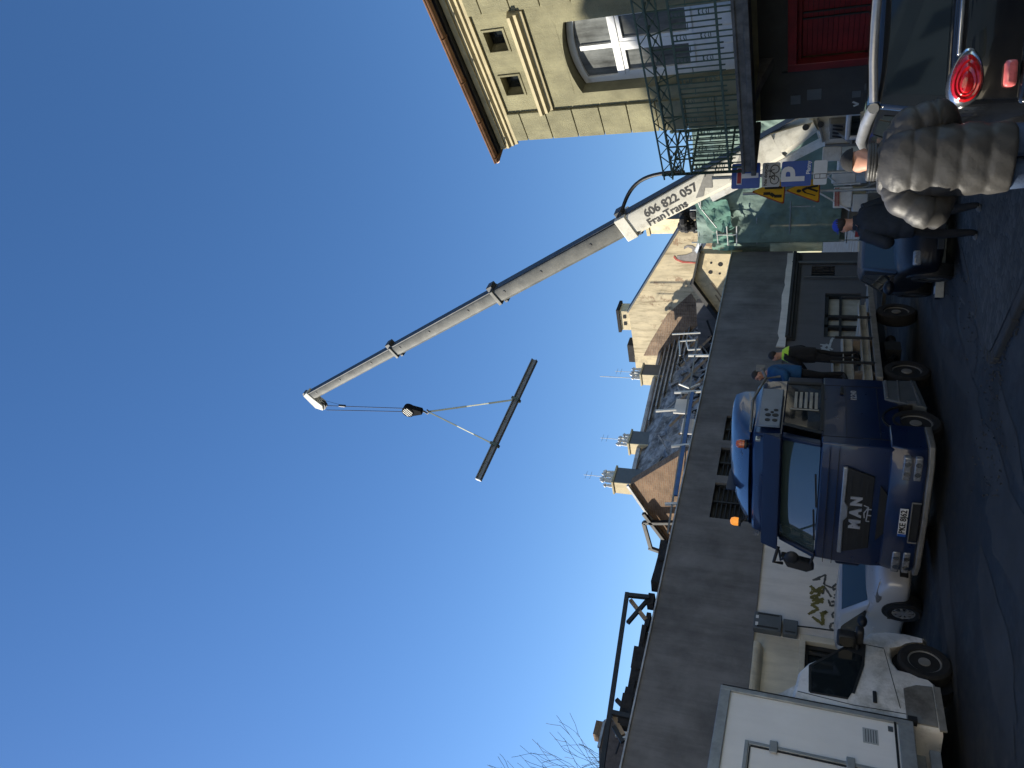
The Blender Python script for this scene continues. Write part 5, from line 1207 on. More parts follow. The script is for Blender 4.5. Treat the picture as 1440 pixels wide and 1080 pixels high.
mb = MB(); mb.tube([(.36, -.62, 1.575), (.3, -.3, 1.6), (.28, 0, 1.605), (.3, .3, 1.6), (.36, .62, 1.575)], .035, 8); mb.build('spoiler', 'alloy', t, smooth=60)
mb = MB(); mb.bb((-.06, -.8, .34), (.06, .8, .6)); mb.build('bumper', 'black_paint', t, bevel=.05)
mb = MB(); mb.bb((-.075, -.26, .4), (-.02, .26, .51)); mb.build('number_plate', 'plate_white', t, bevel=.004)
mb = MB(); mb.bb((-.03, -.4, 1.0), (.02, .4, 1.03)); mb.build('tailgate_sheen', 'chrome', t, bevel=.01)  # chrome stands in for sky reflected in the black bodywork
car_wheels(t, (.62, 3.1), .86, .31, 'alloy')

# ================================================================== mobile crane
cf = atd(897, 1127, 19.5); ct = atd(525, 440, 25.)
cr = thing('mobile_crane', 'white mobile crane with long telescopic boom raised to the upper left', 'crane', (cf.x, cf.y, 0))
XW = dict(parent=cr, world=True)
ax = (ct - cf).normalized(); L = (ct - cf).length
hz = Vector((ax.x, ax.y, 0)).normalized(); sidn = Vector((hz.y, -hz.x, 0))
if sidn.dot(EYE - cf) < 0: sidn = -sidn
topn = sidn.cross(ax); 
if topn.z < 0: topn = -topn
def along(u, v):  # parameter on the boom axis nearest the picture ray
    r = ray(u, v).normalized(); w = cf - EYE; b = ax.dot(r); d = ax.dot(w); e = r.dot(w); return (b * e - d) / (1 - b * b)
jn = [along(768, 882), along(672, 697), along(590, 555), L]
def sec(s0, s1, h, w, m, nm, hb=None, chamf=.12):
    mb = MB(); rs = []
    for s, hh in ((s0, hb or h), (s1, h)):
        c = cf + ax * s; k = chamf * hh
        rs.append([c + topn * a + sidn * b for a, b in ((hh / 2, w / 2 - k * .4), (hh / 2 - k, w / 2), (-hh / 2 + k * 1.4, w / 2), (-hh / 2, w / 2 - k * 1.2), (-hh / 2, -w / 2 + k * 1.2), (-hh / 2 + k * 1.4, -w / 2), (hh / 2 - k, -w / 2), (hh / 2, -w / 2 + k * .4))])
    mb.rings(rs); return mb.build(nm, m, smooth=30, **XW)
S0 = sec(.55, jn[0], .62, .52, 'boom_white', 'boom_base_section', .68); sec(-.35, .56, .68, .52, 'boom_white', 'boom_foot', .26, .2)
secs = [(jn[0] - .05, jn[1], .47, .4, 'boom_grey'), (jn[1] - .05, jn[2], .4, .33, 'boom_grey'), (jn[2] - .05, L, .33, .27, 'boom_grey')]
for s0, s1, h, w, m in secs:
    o = sec(s0, s1, h, w, m, 'boom_section')
    mb = MB()
    for k in (.25, .62, .92):
        c = cf + ax * (s0 + (s1 - s0) * k) + sidn * (w / 2 + .002) + topn * .05; mb.cyl(c, c + sidn * .012, .045, 10)
    mb.build('pin_hole', 'black_steel', **XW)
def collar(s, h, w, l, m='boom_white'):
    mb = MB(); rs = []
    for q in (s - l / 2, s + l / 2): c = cf + ax * q; rs.append([c + topn * a + sidn * b for a, b in ((h / 2, w / 2), (-h / 2, w / 2), (-h / 2, -w / 2), (h / 2, -w / 2))])
    mb.rings(rs); mb.build('boom_collar', m, bevel=.02, **XW)
collar(jn[0], .7, .58, .34); collar(jn[1], .54, .46, .14, 'boom_grey'); collar(jn[2], .47, .4, .12, 'boom_grey')
mb = MB()
for s, h in ((jn[0], .7), (jn[1], .54), (jn[2], .47)):
    c = cf + ax * s + topn * (h / 2 + .06); mb.box(None, (.22, .3, .16), 0, 0, frame(c, ax, sidn)); c = cf + ax * (s - .2) - topn * (h / 2); mb.box(None, (.12, .3, .08), 0, 0, frame(c, ax, sidn))
mb.build('guide_block', 'boom_dark', bevel=.015, **XW)
mb = MB()
for s0, s1, h in ((-.2, jn[0], .66), (jn[0], jn[1], .48), (jn[1], jn[2], .41), (jn[2], L, .34)): mb.bar(cf + ax * s0 + topn * (h / 2 + .02), cf + ax * s1 + topn * (h / 2 + .005), .3, .03, 0, topn)
mb.build('boom_top_shade', 'boom_dark', **XW)  # dark strips laid on as shade of the boom's upper face
# boom head with sheaves, hanging ropes, hook block
hd = cf + ax * L
mb = MB(); mb.prism([hd + topn * .26 + sidn * .16, hd + ax * .3 + topn * .2 + sidn * .16, hd + ax * .34 - topn * .5 + sidn * .16, hd + ax * .1 - topn * .74 + sidn * .16, hd - ax * .1 - topn * .55 + sidn * .16, hd - ax * .04 - topn * .2 + sidn * .16], -sidn * .32); hdm = mb.build('boom_head', 'boom_white', bevel=.02, **XW)
mb = MB()
for d in (-.08, .04): c = hd + ax * .06 - topn * .56 + sidn * d; mb.cyl(c, c + sidn * .05, .2, 20)
c = hd + ax * .24 + topn * .16; mb.cyl(c - sidn * .1, c + sidn * .1, .12, 16); mb.build('sheave', 'boom_dark', smooth=40, **XW)
hk = atd(503, 575, 24.6); hs = hd + ax * .0 - topn * .72
mb = MB()
for d in (-.12, .12): mb.tube([hs + sidn * .05 + hz * d, hk + Vector((0, 0, .2)) + hz * d * .7], .014, 5)
mb.tube([hd - ax * .3 - topn * .5, hk.lerp(hs, .75) + hz * -.1], .008, 4); mb.build('hoist_rope', 'wire', **XW)
q = hk.lerp(hs, .78) - hz * .1; mb = MB(); mb.cyl(q - Vector((0, 0, .14)), q + Vector((0, 0, .14)), .05, 10); mb.build('limit_weight', 'boom_dark', **XW)
hb_ = MB(); n = 24; w = .1
hb_.cyl(hk - sidn * .12, hk + sidn * .12, .23, 28); hb_.prism([hk + hz * .2 + Vector((0, 0, -.1)) - sidn * .1, hk - hz * .2 + Vector((0, 0, -.1)) - sidn * .1, hk - hz * .08 + Vector((0, 0, -.55)) - sidn * .1, hk + hz * .08 + Vector((0, 0, -.55)) - sidn * .1], sidn * .2)
hb = hb_.build('hook_block', 'black_matte', smooth=40, **XW)
mb = MB(); fb = frame(hk, hz if hz.cross(Vector((0, 0, 1))).dot(sidn) > 0 else -hz, (0, 0, 1)); 
for k in (-.13, -.04, .05, .14):
    c = math.sqrt(max(0, .21 ** 2 - k * k)) * .85; d1 = Vector((.8, .6, 0)); n1 = Vector((-.6, .8, 0)); A = n1 * k - d1 * c; B = n1 * k + d1 * c
    mb.prism([fb @ (A - n1 * .014 + Vector((0, 0, .122))), fb @ (B - n1 * .014 + Vector((0, 0, .122))), fb @ (B + n1 * .014 + Vector((0, 0, .122))), fb @ (A + n1 * .014 + Vector((0, 0, .122)))], sidn * .004)
o = mb.build('warning_stripe', 'boom_white', parent=hb); o.data.transform(Matrix.Translation((-cf.x, -cf.y, 0)))
hl = hk + Vector((0, 0, -.62)); mb = MB(); mb.tube([hk + Vector((0, 0, -.5)), hl + Vector((0, 0, -.02)), hl + hz * .1 + Vector((0, 0, -.12)), hl + hz * .02 + Vector((0, 0, -.22)), hl - hz * .09 + Vector((0, 0, -.15))], .035, 8); o = mb.build('hook', 'black_steel', parent=hb, smooth=60); o.data.transform(Matrix.Translation((-cf.x, -cf.y, 0)))
hl = hl + Vector((0, 0, -.18))
# lettering along the boom
tx = -ax; 
def boomtext(s, size, c, off, m='ink', bold=.004):
    me = text_mesh(s, size, bold); f = MB(); o = cf + ax * c + sidn * (.2655) + topn * off; f.mesh(me, frame(o, tx, topn)); 
    f.build('lettering', m, parent=cr, world=True)
sB = along(803, 946)
boomtext('606 822 057', .31, sB, .11, 'ink', .008); boomtext('FranTrans', .29, along(799, 936) + .05, -.16, 'ink', .006)
mb = MB()
for k in range(2):
    c0 = along(823, 975) - .35 - k * .95; M4 = frame(cf + ax * c0 + sidn * .268, tx, topn); g = lambda pts: [M4 @ Vector((x * 1.0, y, 0)) for x, y in pts]
    mb.prism(g([(-.4, -.15), (-.1, .1), (.1, .28), (.36, .22), (.2, .08), (.1, -.12), (-.06, -.02), (-.2, -.2)]), sidn * .003)
mb.build('boom_emblem', 'grey_steel', **XW)
# hydraulic hose arching over the boom
c0 = cf + ax * (jn[0] - .2) + sidn * .2 + topn * .5; a1 = atd(836, 935, 19.8); a2 = atd(838, 962, 19.5)
P0, P1, P2, P3 = c0, atd(822, 886, 20.2), atd(838, 902, 19.9), a2
mb = MB(); mb.tube([P0 * (1 - t) ** 3 + P1 * 3 * t * (1 - t) ** 2 + P2 * 3 * t * t * (1 - t) + P3 * t ** 3 for t in [k / 14 for k in range(15)]], .05, 8); mb.build('hose', 'black_plastic', smooth=60, **XW)
# turret and carrier
def X(u, v, d): return atd(u, v, d)
tb = cf
TQ = lambda a, b, d=19.35: atd(1080 - b, a, d)
mb = MB(); dp = Vector((tb.x, tb.y, 0)).normalized()
mb.prism([TQ(*p) for p in ((1137, 166), (1143, 158), (1170, 160), (1188, 150), (1207, 160), (1212, 200), (1196, 206), (1160, 206), (1148, 180))], dp * .3)
mb.prism([TQ(a, b, 20.4) for a, b in ((1140, 162), (1190, 150), (1210, 165), (1205, 206), (1155, 206))], dp * .2); mb.build('turret', 'white_steel', bevel=.03, **XW)
mb = MB()
for pl in (((1150, 166), (1158, 200)), ((1168, 166), (1168, 185)), ((1178, 165), (1178, 182)), ((1160, 205), (1205, 203)), ((1188, 170), (1200, 186))): mb.bar(TQ(*pl[0], 19.3), TQ(*pl[1], 19.3), .06, .05)
mb.build('turret_rib', 'grey_steel', **XW)
mb = MB(); mb.bar(TQ(1165, 195, 19.7), cf + ax * 2.6 - topn * .45 + sidn * .0, .16, .16); mb.build('lift_cylinder', 'white_steel', **XW)
mb = MB()
for a_, b_ in ((1133, 179), (1154, 175)): q = TQ(a_, b_, 19.0); mb.cyl(q - dp * .03, q + dp * .3, .07, 12)
mb.build('pivot_pin', 'black_steel', **XW)
mb = MB(); mb.bb((cf.x - 1.1, cf.y - .3, .55), (cf.x + 1.2, cf.y + 5.5, 1.05)); mb.build('carrier', 'grey_steel', bevel=.03, **XW)
mb = MB(); mb.bb((cf.x - 1.15, cf.y - .5, 1.1), (cf.x - .55, cf.y + .3, 1.75)); mb.build('tank', 'white_steel', bevel=.04, **XW)
for a in ((1157, 207, 1183, 226, 'white_steel'), (1170, 243, 1203, 257, 'white_steel'), (1173, 263, 1197, 292, 'white_steel'), (1199, 273, 1219, 297, 'sack'), (1199, 262, 1217, 272, 'ochre_box')):
    A, B = X(1080 - a[3], a[2], 18.2), X(1080 - a[1], a[0], 18.2); mb = MB(); w_ = (B.xy - A.xy).length; c = (A + B) / 2; mb.box(c, (w_, .4, B.z - A.z), math.atan2(B.y - A.y, B.x - A.x)); o = mb.build('equipment_box', a[4], bevel=.02, **XW)
A = X(800, 1175, 17.98); B = X(790, 1181, 17.98)
mb = MB()
for k in range(3): a, b = X(790, 1174.5 + k * 2.5, 17.97), X(816, 1174.5 + k * 2.5, 17.97); mb.bar(a, b, .01, .02)
mb.build('red_print', 'sign_red', **XW)
mb = MB()
for a, b in (((1150, 270), (1176, 285)), ((1176, 285), (1195, 296)), ((1155, 258), (1172, 240)), ((1172, 260), (1210, 258)), ((1160, 245), (1175, 256))): mb.tube([X(1080 - a[1], a[0], 18.), X(1080 - b[1], b[0], 18.)], .02, 6)
mb.build('stabiliser_strut', 'white_steel', **XW)
A = X(900, 1178, 18.4); mb = MB(); fm = frame(A, (.93, -.37, 0), (0, 0, 1)); mb.box(None, (.42, .3, .2), 0, 0, fm @ Matrix.Rotation(.0, 4, 'Z')); mb.bar(A, X(884, 1203, 18.3), .18, .2); mb.build('outrigger', 'grey_steel', bevel=.01, **XW)
mb = MB()
for k in range(4): x = -.15 + k * .1; mb.prism([fm @ Vector((x, -.1, .153)), fm @ Vector((x + .05, -.1, .153)), fm @ Vector((x + .1, .1, .153)), fm @ Vector((x + .05, .1, .153))], fm.to_3x3() @ Vector((0, 0, .004)))
mb.build('warning_stripe', 'ink', **XW)
# operator cab, seen above the roof of the black hatchback
A = X(905, 1216, 16.4); fm = frame(A, (.93, -.37, 0), (0, 0, 1)); mb = MB()
cbx = thing('crane_cab', 'small crane operator cab with pale frame and dark window above the black car roof', 'cab', (A.x, A.y, 0), R_(-22))
z = A.z; mb = MB()
for a, b in (((-.3, -.28), (-.3, .26)), ((.3, -.28), (.3, .26))): mb.bar((a[0], 0, z + a[1]), (b[0], 0, z + b[1]), .09, .09)
mb.bar((-.34, 0, z + .28), (.34, 0, z + .28), .09, .09); mb.bar((-.34, 0, z - .28), (.34, 0, z - .28), .09, .09); mb.bb((-.34, .08, .5), (.34, .9, z + .32)); mb.bb((-.3, -.04, .2), (.3, .5, z - .33)); mb.build('cab_frame', 'white_paint', cbx, bevel=.03)
mb = MB(); mb.bb((-.26, -.0, z - .24), (.26, .05, z + .24)); mb.build('window', 'glass', cbx)
for x in (-.9, .9):
    for y in (.6, 3.2, 4.6): wheel(cr, (x, y, .5), .5, .35, (1 if x > 0 else -1, 0, 0))

# lifted beam with two slings
ba = atd(574, 752, 25.2); bb2 = atd(406, 673, 23.6)
bd = (bb2 - ba).normalized(); Lb = (bb2 - ba).length
bs_ = thing('hanging_beam', 'dark steel beam hanging in the sky from two slings', 'beam', ba)
fm = frame(ba, bd, (0, 0, 1)); mb = MB()
mb.box(None, (Lb, .15, .03), 0, 0, fm @ Matrix.Translation((Lb / 2, .085, 0)) @ Matrix.Rotation(PI / 2, 4, 'X')); mb.box(None, (Lb, .15, .03), 0, 0, fm @ Matrix.Translation((Lb / 2, -.085, 0)) @ Matrix.Rotation(PI / 2, 4, 'X')); mb.box(None, (Lb - .004, .03, .138), 0, 0, fm @ Matrix.Translation((Lb / 2, 0, 0)) @ Matrix.Rotation(PI / 2, 4, 'X'))
mb.build('beam_body', 'beam_steel', bs_, world=True)
mb = MB(); mb.box(None, (.03, .2, .16), 0, 0, fm @ Matrix.Translation((Lb + .016, 0, 0))); mb.build('end_plate', 'end_white', bs_, world=True)
for fr_, lab, m in ((along, 'upper sling running from the hook to the high end of the beam', 'sling'), (None, 'lower sling running from the hook down to the middle of the beam', 'sling')):
    r = ray(519, 724) if fr_ else ray(455, 695)
    # nearest point on the beam
    r = r.normalized(); w = ba - EYE; b = bd.dot(r); d = bd.dot(w); e = r.dot(w); s = (b * e - d) / (1 - b * b); q = ba + bd * s
    sl_ = thing('lifting_sling', lab if fr_ else 'sling running from the hook to the near end of the hanging beam', 'sling', q, 0, 'slings on the hanging beam')
    if fr_: sl_['label'] = 'sling running from the hook to the far, right hand part of the hanging beam'
    mid = hl.lerp(q, .45)
    u2 = (q - hl).normalized(); sd2 = u2.cross(EYE - q).normalized()
    mb = MB(); mb.bar(hl, mid, .07, .012, 0, EYE - q); mb.bar(mid.lerp(q, .45), q, .07, .012, 0, EYE - q); mb.build('webbing', 'sling', sl_, world=True)
    mb = MB(); mb.bar(mid, mid.lerp(q, .45), .05, .012, 0, EYE - q); mb.build('pale_sleeve', 'sling_pale', sl_, world=True)
    mb = MB(); fm2 = frame(q, bd, (0, 0, 1))
    for z in (.135, -.135): mb.box(None, (.1, .012, .26), 0, 0, fm2 @ Matrix.Translation((0, z, 0)))
    for y in (.125, -.125): mb.box(None, (.1, .27, .012), 0, 0, fm2 @ Matrix.Translation((0, 0, y)))
    mb.build('loop', 'sling', sl_, world=True)
# ================================================================== people
def skin_body(name, parent, J, E_, mats, bone_mat, sub=2):
    names = list(J); idx = {n: i for i, n in enumerate(names)}
    me = bpy.data.meshes.new(name); me.from_pydata([J[n][0] for n in names], [(idx[a], idx[b]) for a, b, _ in E_], [])
    o = bpy.data.objects.new(name, me); COL.objects.link(o); o.modifiers.new('Skin', 'SKIN')
    sv = me.skin_vertices[0].data
    for n in names:
        r = J[n][1]; sv[idx[n]].radius = r if isinstance(r, tuple) else (r, r); sv[idx[n]].use_root = (idx[n] == 0)
    s = o.modifiers.new('Sub', 'SUBSURF'); s.levels = sub; s.render_levels = sub
    dg = bpy.context.evaluated_depsgraph_get(); dg.update(); m2 = bpy.data.meshes.new_from_object(o.evaluated_get(dg)); m2.name = name
    bpy.data.objects.remove(o); bpy.data.meshes.remove(me)
    m2.materials.clear()
    for q in mats: m2.materials.append(MATS[q])
    seg = [(Vector(J[a][0]), Vector(J[b][0]), mi) for a, b, mi in E_]
    for p in m2.polygons:
        c = p.center; best = 1e9; bi = 0
        for a, b, mi in seg:
            d = b - a; t = max(0, min(1, (c - a).dot(d) / max(1e-9, d.length_squared))); k = (c - a - d * t).length
            if k < best - 1e-5: best = k; bi = mi
        p.material_index = bi; p.use_smooth = True
    b = bpy.data.objects.new(name, m2); COL.objects.link(b); b.parent = parent; return b
def hand(J, E_, side, w, p, dirn, out, mi, nm):
    """palm and five bent fingers; w wrist, dirn along the hand, out = thumb side"""
    d = Vector(dirn).normalized(); o = Vector(out); o = (o - d * o.dot(d)).normalized(); k = d.cross(o) * side; pm = Vector(p) + d * .055
    J[nm + 'p'] = (tuple(pm), (.034, .02)); E_.append((w, nm + 'p', mi))
    for i, (s, l) in enumerate(((.03, .062), (.01, .072), (-.01, .066), (-.028, .052))):
        a = pm + d * .04 + o * s; b = a + d * l * .6 + k * .012; c = b + d * l * .35 + k * .03
        for q, pt, r in ((f'{nm}{i}a', a, .010), (f'{nm}{i}b', b, .009), (f'{nm}{i}c', c, .008)): J[q] = (tuple(pt), r)
        E_ += [(nm + 'p', f'{nm}{i}a', mi), (f'{nm}{i}a', f'{nm}{i}b', mi), (f'{nm}{i}b', f'{nm}{i}c', mi)]
    a = pm + o * .04 - d * .01; b = a + o * .018 + d * .032 + k * .015
    J[nm + 't1'] = (tuple(a), .012); J[nm + 't2'] = (tuple(b), .01); E_ += [(nm + 'p', nm + 't1', mi), (nm + 't1', nm + 't2', mi)]
def figure(name, label, loc, rz, pose=None, mats=('skin', 'navy_cloth', 'black_cloth', 'shoe'), sc=1., head=(0, .04), group=None, arms=True):
    """x right, y forward. material slots: 0 skin 1 top 2 trousers 3 shoes"""
    t = thing(name, label, 'person', loc, rz, group); hx, hy = head
    P = dict(pelvis=(0, 0, .95), waist=(0, .01, 1.1), chest=(0, .0, 1.3), nb=(0, .0, 1.47), neck=(hx * .4, .02 + hy * .3, 1.54), h1=(hx * .8, .03 + hy * .8, 1.62), h2=(hx, .03 + hy, 1.7), h3=(hx, .015 + hy, 1.765),
             shL=(-.18, 0, 1.42), elL=(-.27, -.04, 1.14), wrL=(-.25, .1, .9), shR=(.18, 0, 1.42), elR=(.27, -.04, 1.14), wrR=(.25, .1, .9),
             hiL=(-.1, 0, .9), knL=(-.115, .04, .5), anL=(-.115, -.02, .1), toL=(-.13, .15, .045), hiR=(.1, 0, .9), knR=(.115, .04, .5), anR=(.115, -.02, .1), toR=(.13, .15, .045))
    if pose: P.update(pose)
    rad = dict(pelvis=(.15, .12), waist=(.15, .12), chest=(.18, .13), nb=(.1, .09), neck=.055, h1=(.07, .085), h2=(.078, .095), h3=(.055, .07), shL=.085, shR=.085, elL=.052, elR=.052, wrL=.034, wrR=.034, hiL=.105, hiR=.105, knL=.07, knR=.07, anL=.045, anR=.045, toL=(.045, .035), toR=(.045, .035))
    J = {n: (tuple(c * sc for c in P[n]), tuple(k * sc for k in rad[n]) if isinstance(rad[n], tuple) else rad[n] * sc) for n in P}
    E_ = [('pelvis', 'waist', 1), ('waist', 'chest', 1), ('chest', 'nb', 1), ('nb', 'neck', 0), ('neck', 'h1', 0), ('h1', 'h2', 0), ('h2', 'h3', 0), ('chest', 'shL', 1), ('shL', 'elL', 1), ('elL', 'wrL', 1), ('chest', 'shR', 1), ('shR', 'elR', 1), ('elR', 'wrR', 1), ('pelvis', 'hiL', 2), ('hiL', 'knL', 2), ('knL', 'anL', 2), ('anL', 'toL', 3), ('pelvis', 'hiR', 2), ('hiR', 'knR', 2), ('knR', 'anR', 2), ('anR', 'toR', 3)]
    h = Vector(P['h1']) * sc
    for nm, off, r in (('nose', (0, .105, .02), .014), ('earL', (-.085, .01, .025), .018), ('earR', (.085, .01, .025), .018), ('chin', (0, .07, -.05), .03)):
        J[nm] = (tuple(h + Vector(off) * sc), r * sc); E_.append(('h1', nm, 0))
    for s, w, e in ((1, 'wrL', 'elL'), (-1, 'wrR', 'elR')):
        d = (Vector(P[w]) - Vector(P[e])); hand(J, E_, s, w, Vector(P[w]) * sc, d, (s * .6, 1, .2), 0, 'f' + w)
    b = skin_body('body', t, J, E_, mats, None)
    m = MB()
    for s in (-1, 1): m.ell(h + Vector((s * .032, .082, .05)) * sc, .011, .006, .007, 8, 5)
    m.bar(h + Vector((-.022, .09, -.02)) * sc, h + Vector((.022, .09, -.02)) * sc, .008, .006); m.build('face_features', 'hair', t)
    return t, P, sc
def cap(t, P, sc, m, brim=True, nm='cap', tilt=0.):
    c = Vector(P['h2']) * sc + Vector((0, -.005, .03)) * sc; mb = MB(); rs = []
    for k in range(6):
        a = R_(k * 17.5); rs.append([c + Vector((.088 * math.cos(a) * math.cos(q) , .108 * math.cos(a) * math.sin(q), .085 * math.sin(a))) * sc for q in [2 * PI * i / 18 for i in range(18)]])
    mb.rings(rs)
    if brim: mb.prism([c + Vector((.085 * math.cos(a) * (1.02), .1 * math.sin(a) + (.075 if 0 < a < PI else 0) * math.sin(a), -.0)) * sc for a in [PI * i / 10 for i in range(11)]], (0, .0, .012))
    return mb.build(nm, m, t, smooth=50)
def hairm(t, P, sc, low=-.09):
    c = Vector(P['h2']) * sc; mb = MB(); mb.ell(c + Vector((0, -.022, .012)) * sc, .086 * sc, .098 * sc, .095 * sc, 16, 10); return mb.build('hair', 'hair', t, smooth=60)

# ---- man in the puffy coat, foreground, seen from behind
MS = 1.03
mp = atd(853, 1300, 6.6); mp.z = .105
t, P, s_ = figure('person', 'man in a quilted grey puffer coat and jeans seen from behind beside the black car', mp, R_(12), dict(neck=(.0, .07, 1.55), h1=(.0, .13, 1.60), h2=(.0, .17, 1.655), h3=(.0, .2, 1.71), nb=(0, .02, 1.48), shL=(-.2, .02, 1.43), elL=(-.36, -.1, 1.14), wrL=(-.22, .14, 1.0), shR=(.2, .02, 1.43), elR=(.28, .06, 1.14), wrR=(.14, .26, 1.02)), ('skin', 'puffer', 'denim', 'shoe'), MS)
def coat(t, sc, secs, m, nm, n=36, ax=None, amp=.08, seed=1, sub=0):
    """secs: (z, half width, half depth, x offset, y offset); seams between consecutive sections, padded bulges between"""
    rr = random.Random(seed); mb = MB(); rs = []
    ph = [rr.uniform(0, 6) for _ in range(40)]
    for i in range(len(secs) - 1):
        a, b = secs[i], secs[i + 1]; K = 7
        for k in range(K + (1 if i == len(secs) - 2 else 0)):
            f = k / K; q = [a[j] + (b[j] - a[j]) * f for j in range(5)]; pf = 1 - amp + amp * math.sin(PI * min(max(f, .0), 1.)) ** .55
            ring = []
            for w in range(n):
                th = 2 * PI * w / n; wr = 1 + .016 * math.sin(5 * th + ph[i] + 3 * f) + .014 * math.sin(11 * th + ph[i + 9] - 5 * f) + rr.uniform(-.006, .006)
                c, s = math.cos(th), math.sin(th); e = .82
                ring.append(Vector((q[3] + q[1] * pf * wr * math.copysign(abs(c) ** e, c), q[4] + q[2] * pf * wr * math.copysign(abs(s) ** e, s), q[0] + rr.uniform(-.004, .004))) * sc)
            rs.append(ring)
    mb.rings(rs); return mb.build(nm, m, t, smooth=80, sub=sub)
coat(t, MS, [(.66, .235, .18, 0, .0), (.83, .25, .19, 0, .0), (1.0, .255, .19, 0, .0), (1.16, .262, .19, 0, .005), (1.3, .265, .19, 0, .01), (1.42, .25, .175, 0, .02), (1.52, .13, .12, 0, .05), (1.585, .115, .11, 0, .075)], 'puffer', 'coat', 44, amp=.05, sub=1)
def sleeve(t, sc, pts, rad, m, nm, segs=9, amp=.16, seed=2):
    pts = [Vector(p) * sc for p in pts]; rr = random.Random(seed); out = []; rs_ = []
    tot = sum((b - a).length for a, b in zip(pts[:-1], pts[1:])); acc = 0
    for i in range(len(pts) - 1):
        a, b = pts[i], pts[i + 1]; K = 14
        for k in range(K + (i == len(pts) - 2)):
            f = k / K; g = (acc + (b - a).length * f) / tot; out.append(a.lerp(b, f)); r = rad[i] + (rad[i + 1] - rad[i]) * f
            rs_.append(r * sc * (1 - amp + amp * abs(math.sin(PI * segs * g)) ** .5) * (1 + rr.uniform(-.03, .03)))
        acc += (b - a).length
    # soften the elbow
    for _ in range(3): out = [out[0]] + [(out[i - 1] + out[i] * 2 + out[i + 1]) / 4 for i in range(1, len(out) - 1)] + [out[-1]]
    mb = MB(); mb.tube(out, rs_, 22); return mb.build(nm, m, t, smooth=80)
sleeve(t, MS, [(-.12, .02, 1.42), (-.25, -.02, 1.34), (-.37, -.1, 1.14), (-.2, .2, 1.0)], [.09, .13, .125, .085], 'puffer', 'sleeve', 6, .09)
sleeve(t, MS, [(.12, .03, 1.42), (.25, .04, 1.34), (.31, .07, 1.14), (.12, .28, 1.02)], [.09, .125, .115, .085], 'puffer', 'sleeve', 6, .09, 4)
mb = MB(); rr = random.Random(6)
for k in range(3): mb.tube([Vector((.12 * math.cos(a) + 0, .06 + .115 * math.sin(a), 1.535 + .018 * k)) * MS for a in [2 * PI * q / 24 for q in range(25)]], .02 * MS, 8)
mb.build('collar', 'puffer', t, smooth=80)
c = coat(t, MS, [(.1, .085, .1, .115, .0), (.3, .09, .1, .115, .01), (.52, .105, .11, .115, .03), (.9, .125, .14, .1, 0)], 'denim', 'trouser_leg', 20, amp=.03, seed=5); c = coat(t, MS, [(.1, .085, .1, -.115, .0), (.3, .09, .1, -.115, .01), (.52, .105, .11, -.115, .03), (.9, .125, .14, -.1, 0)], 'denim', 'trouser_leg', 20, amp=.03, seed=6)
c_ = cap(t, P, MS, 'black_cloth', True)

# ---- man in navy walking past the dark car
q = onz(772, 1386); rz2 = R_(62)
t, P, s_ = figure('person', 'man in dark navy jacket and bright blue cap walking on the road', q, rz2, dict(elL=(-.3, .05, 1.14), wrL=(-.16, .25, 1.08), elR=(.3, -.02, 1.14), wrR=(.2, .2, 1.02), knL=(-.12, .14, .5), anL=(-.12, .12, .1), toL=(-.13, .28, .045), knR=(.11, -.02, .5), anR=(.11, -.16, .12), toR=(.12, .0, .045)), ('skin', 'navy_cloth', 'black_cloth', 'shoe_grey'), 1.04, (0, .05))
coat(t, 1.04, [(.82, .23, .17, 0, 0), (.98, .24, .175, 0, 0), (1.14, .245, .175, 0, 0), (1.3, .24, .17, 0, 0), (1.43, .2, .15, 0, 0), (1.52, .1, .095, 0, .02), (1.56, .09, .09, 0, .03)], 'navy_cloth', 'jacket', 32, amp=.04, seed=8)
sleeve(t, 1.04, [(-.18, 0, 1.43), (-.31, .05, 1.14), (-.17, .24, 1.08)], [.1, .085, .065], 'navy_cloth', 'sleeve', 3, .06)
sleeve(t, 1.04, [(.18, 0, 1.43), (.31, -.02, 1.14), (.2, .18, 1.03)], [.1, .085, .065], 'navy_cloth', 'sleeve', 3, .06)
hairm(t, P, 1.04); cap(t, P, 1.04, 'cap_blue', True)
# ---- two workers on the truck bed
def on_truck(u, v, yy): return onp(u, v, TP + TD * yy, TD)
h = on_truck(583, 1082, 3.9)
t, P, s_ = figure('person', 'worker in a black vest with a bright yellow collar standing on the truck bed', (h.x, h.y, h.z - 1.78), R_(100), dict(elL=(-.25, .1, 1.14), wrL=(-.12, .28, 1.05)), ('skin', 'black_cloth', 'black_cloth', 'shoe'), 1.)
coat(t, 1., [(.88, .19, .14, 0, 0), (1.1, .2, .15, 0, 0), (1.3, .2, .15, 0, 0), (1.43, .19, .13, 0, 0), (1.5, .1, .09, 0, .01)], 'black_cloth', 'vest', 24, amp=.03, seed=3)
coat(t, 1., [(1.4, .215, .145, 0, 0), (1.47, .16, .12, 0, .0), (1.53, .1, .1, 0, .02)], 'hivis', 'yellow_collar', 24, amp=.0, seed=3); hairm(t, P, 1.)
h = on_truck(556, 1060, 3.0)
t, P, s_ = figure('person', 'worker in a blue jacket bending behind the truck cab', (h.x, h.y, h.z - 1.76), R_(150), dict(elL=(-.3, .12, 1.16), wrL=(-.2, .34, 1.1), elR=(.3, .12, 1.16), wrR=(.2, .34, 1.1)), ('skin', 'work_blue', 'black_cloth', 'shoe'), 1.)
coat(t, 1., [(.86, .22, .16, 0, 0), (1.05, .235, .175, 0, 0), (1.22, .24, .175, 0, 0), (1.38, .22, .16, 0, 0), (1.5, .1, .1, 0, .02)], 'work_blue', 'jacket', 28, amp=.03, seed=13)
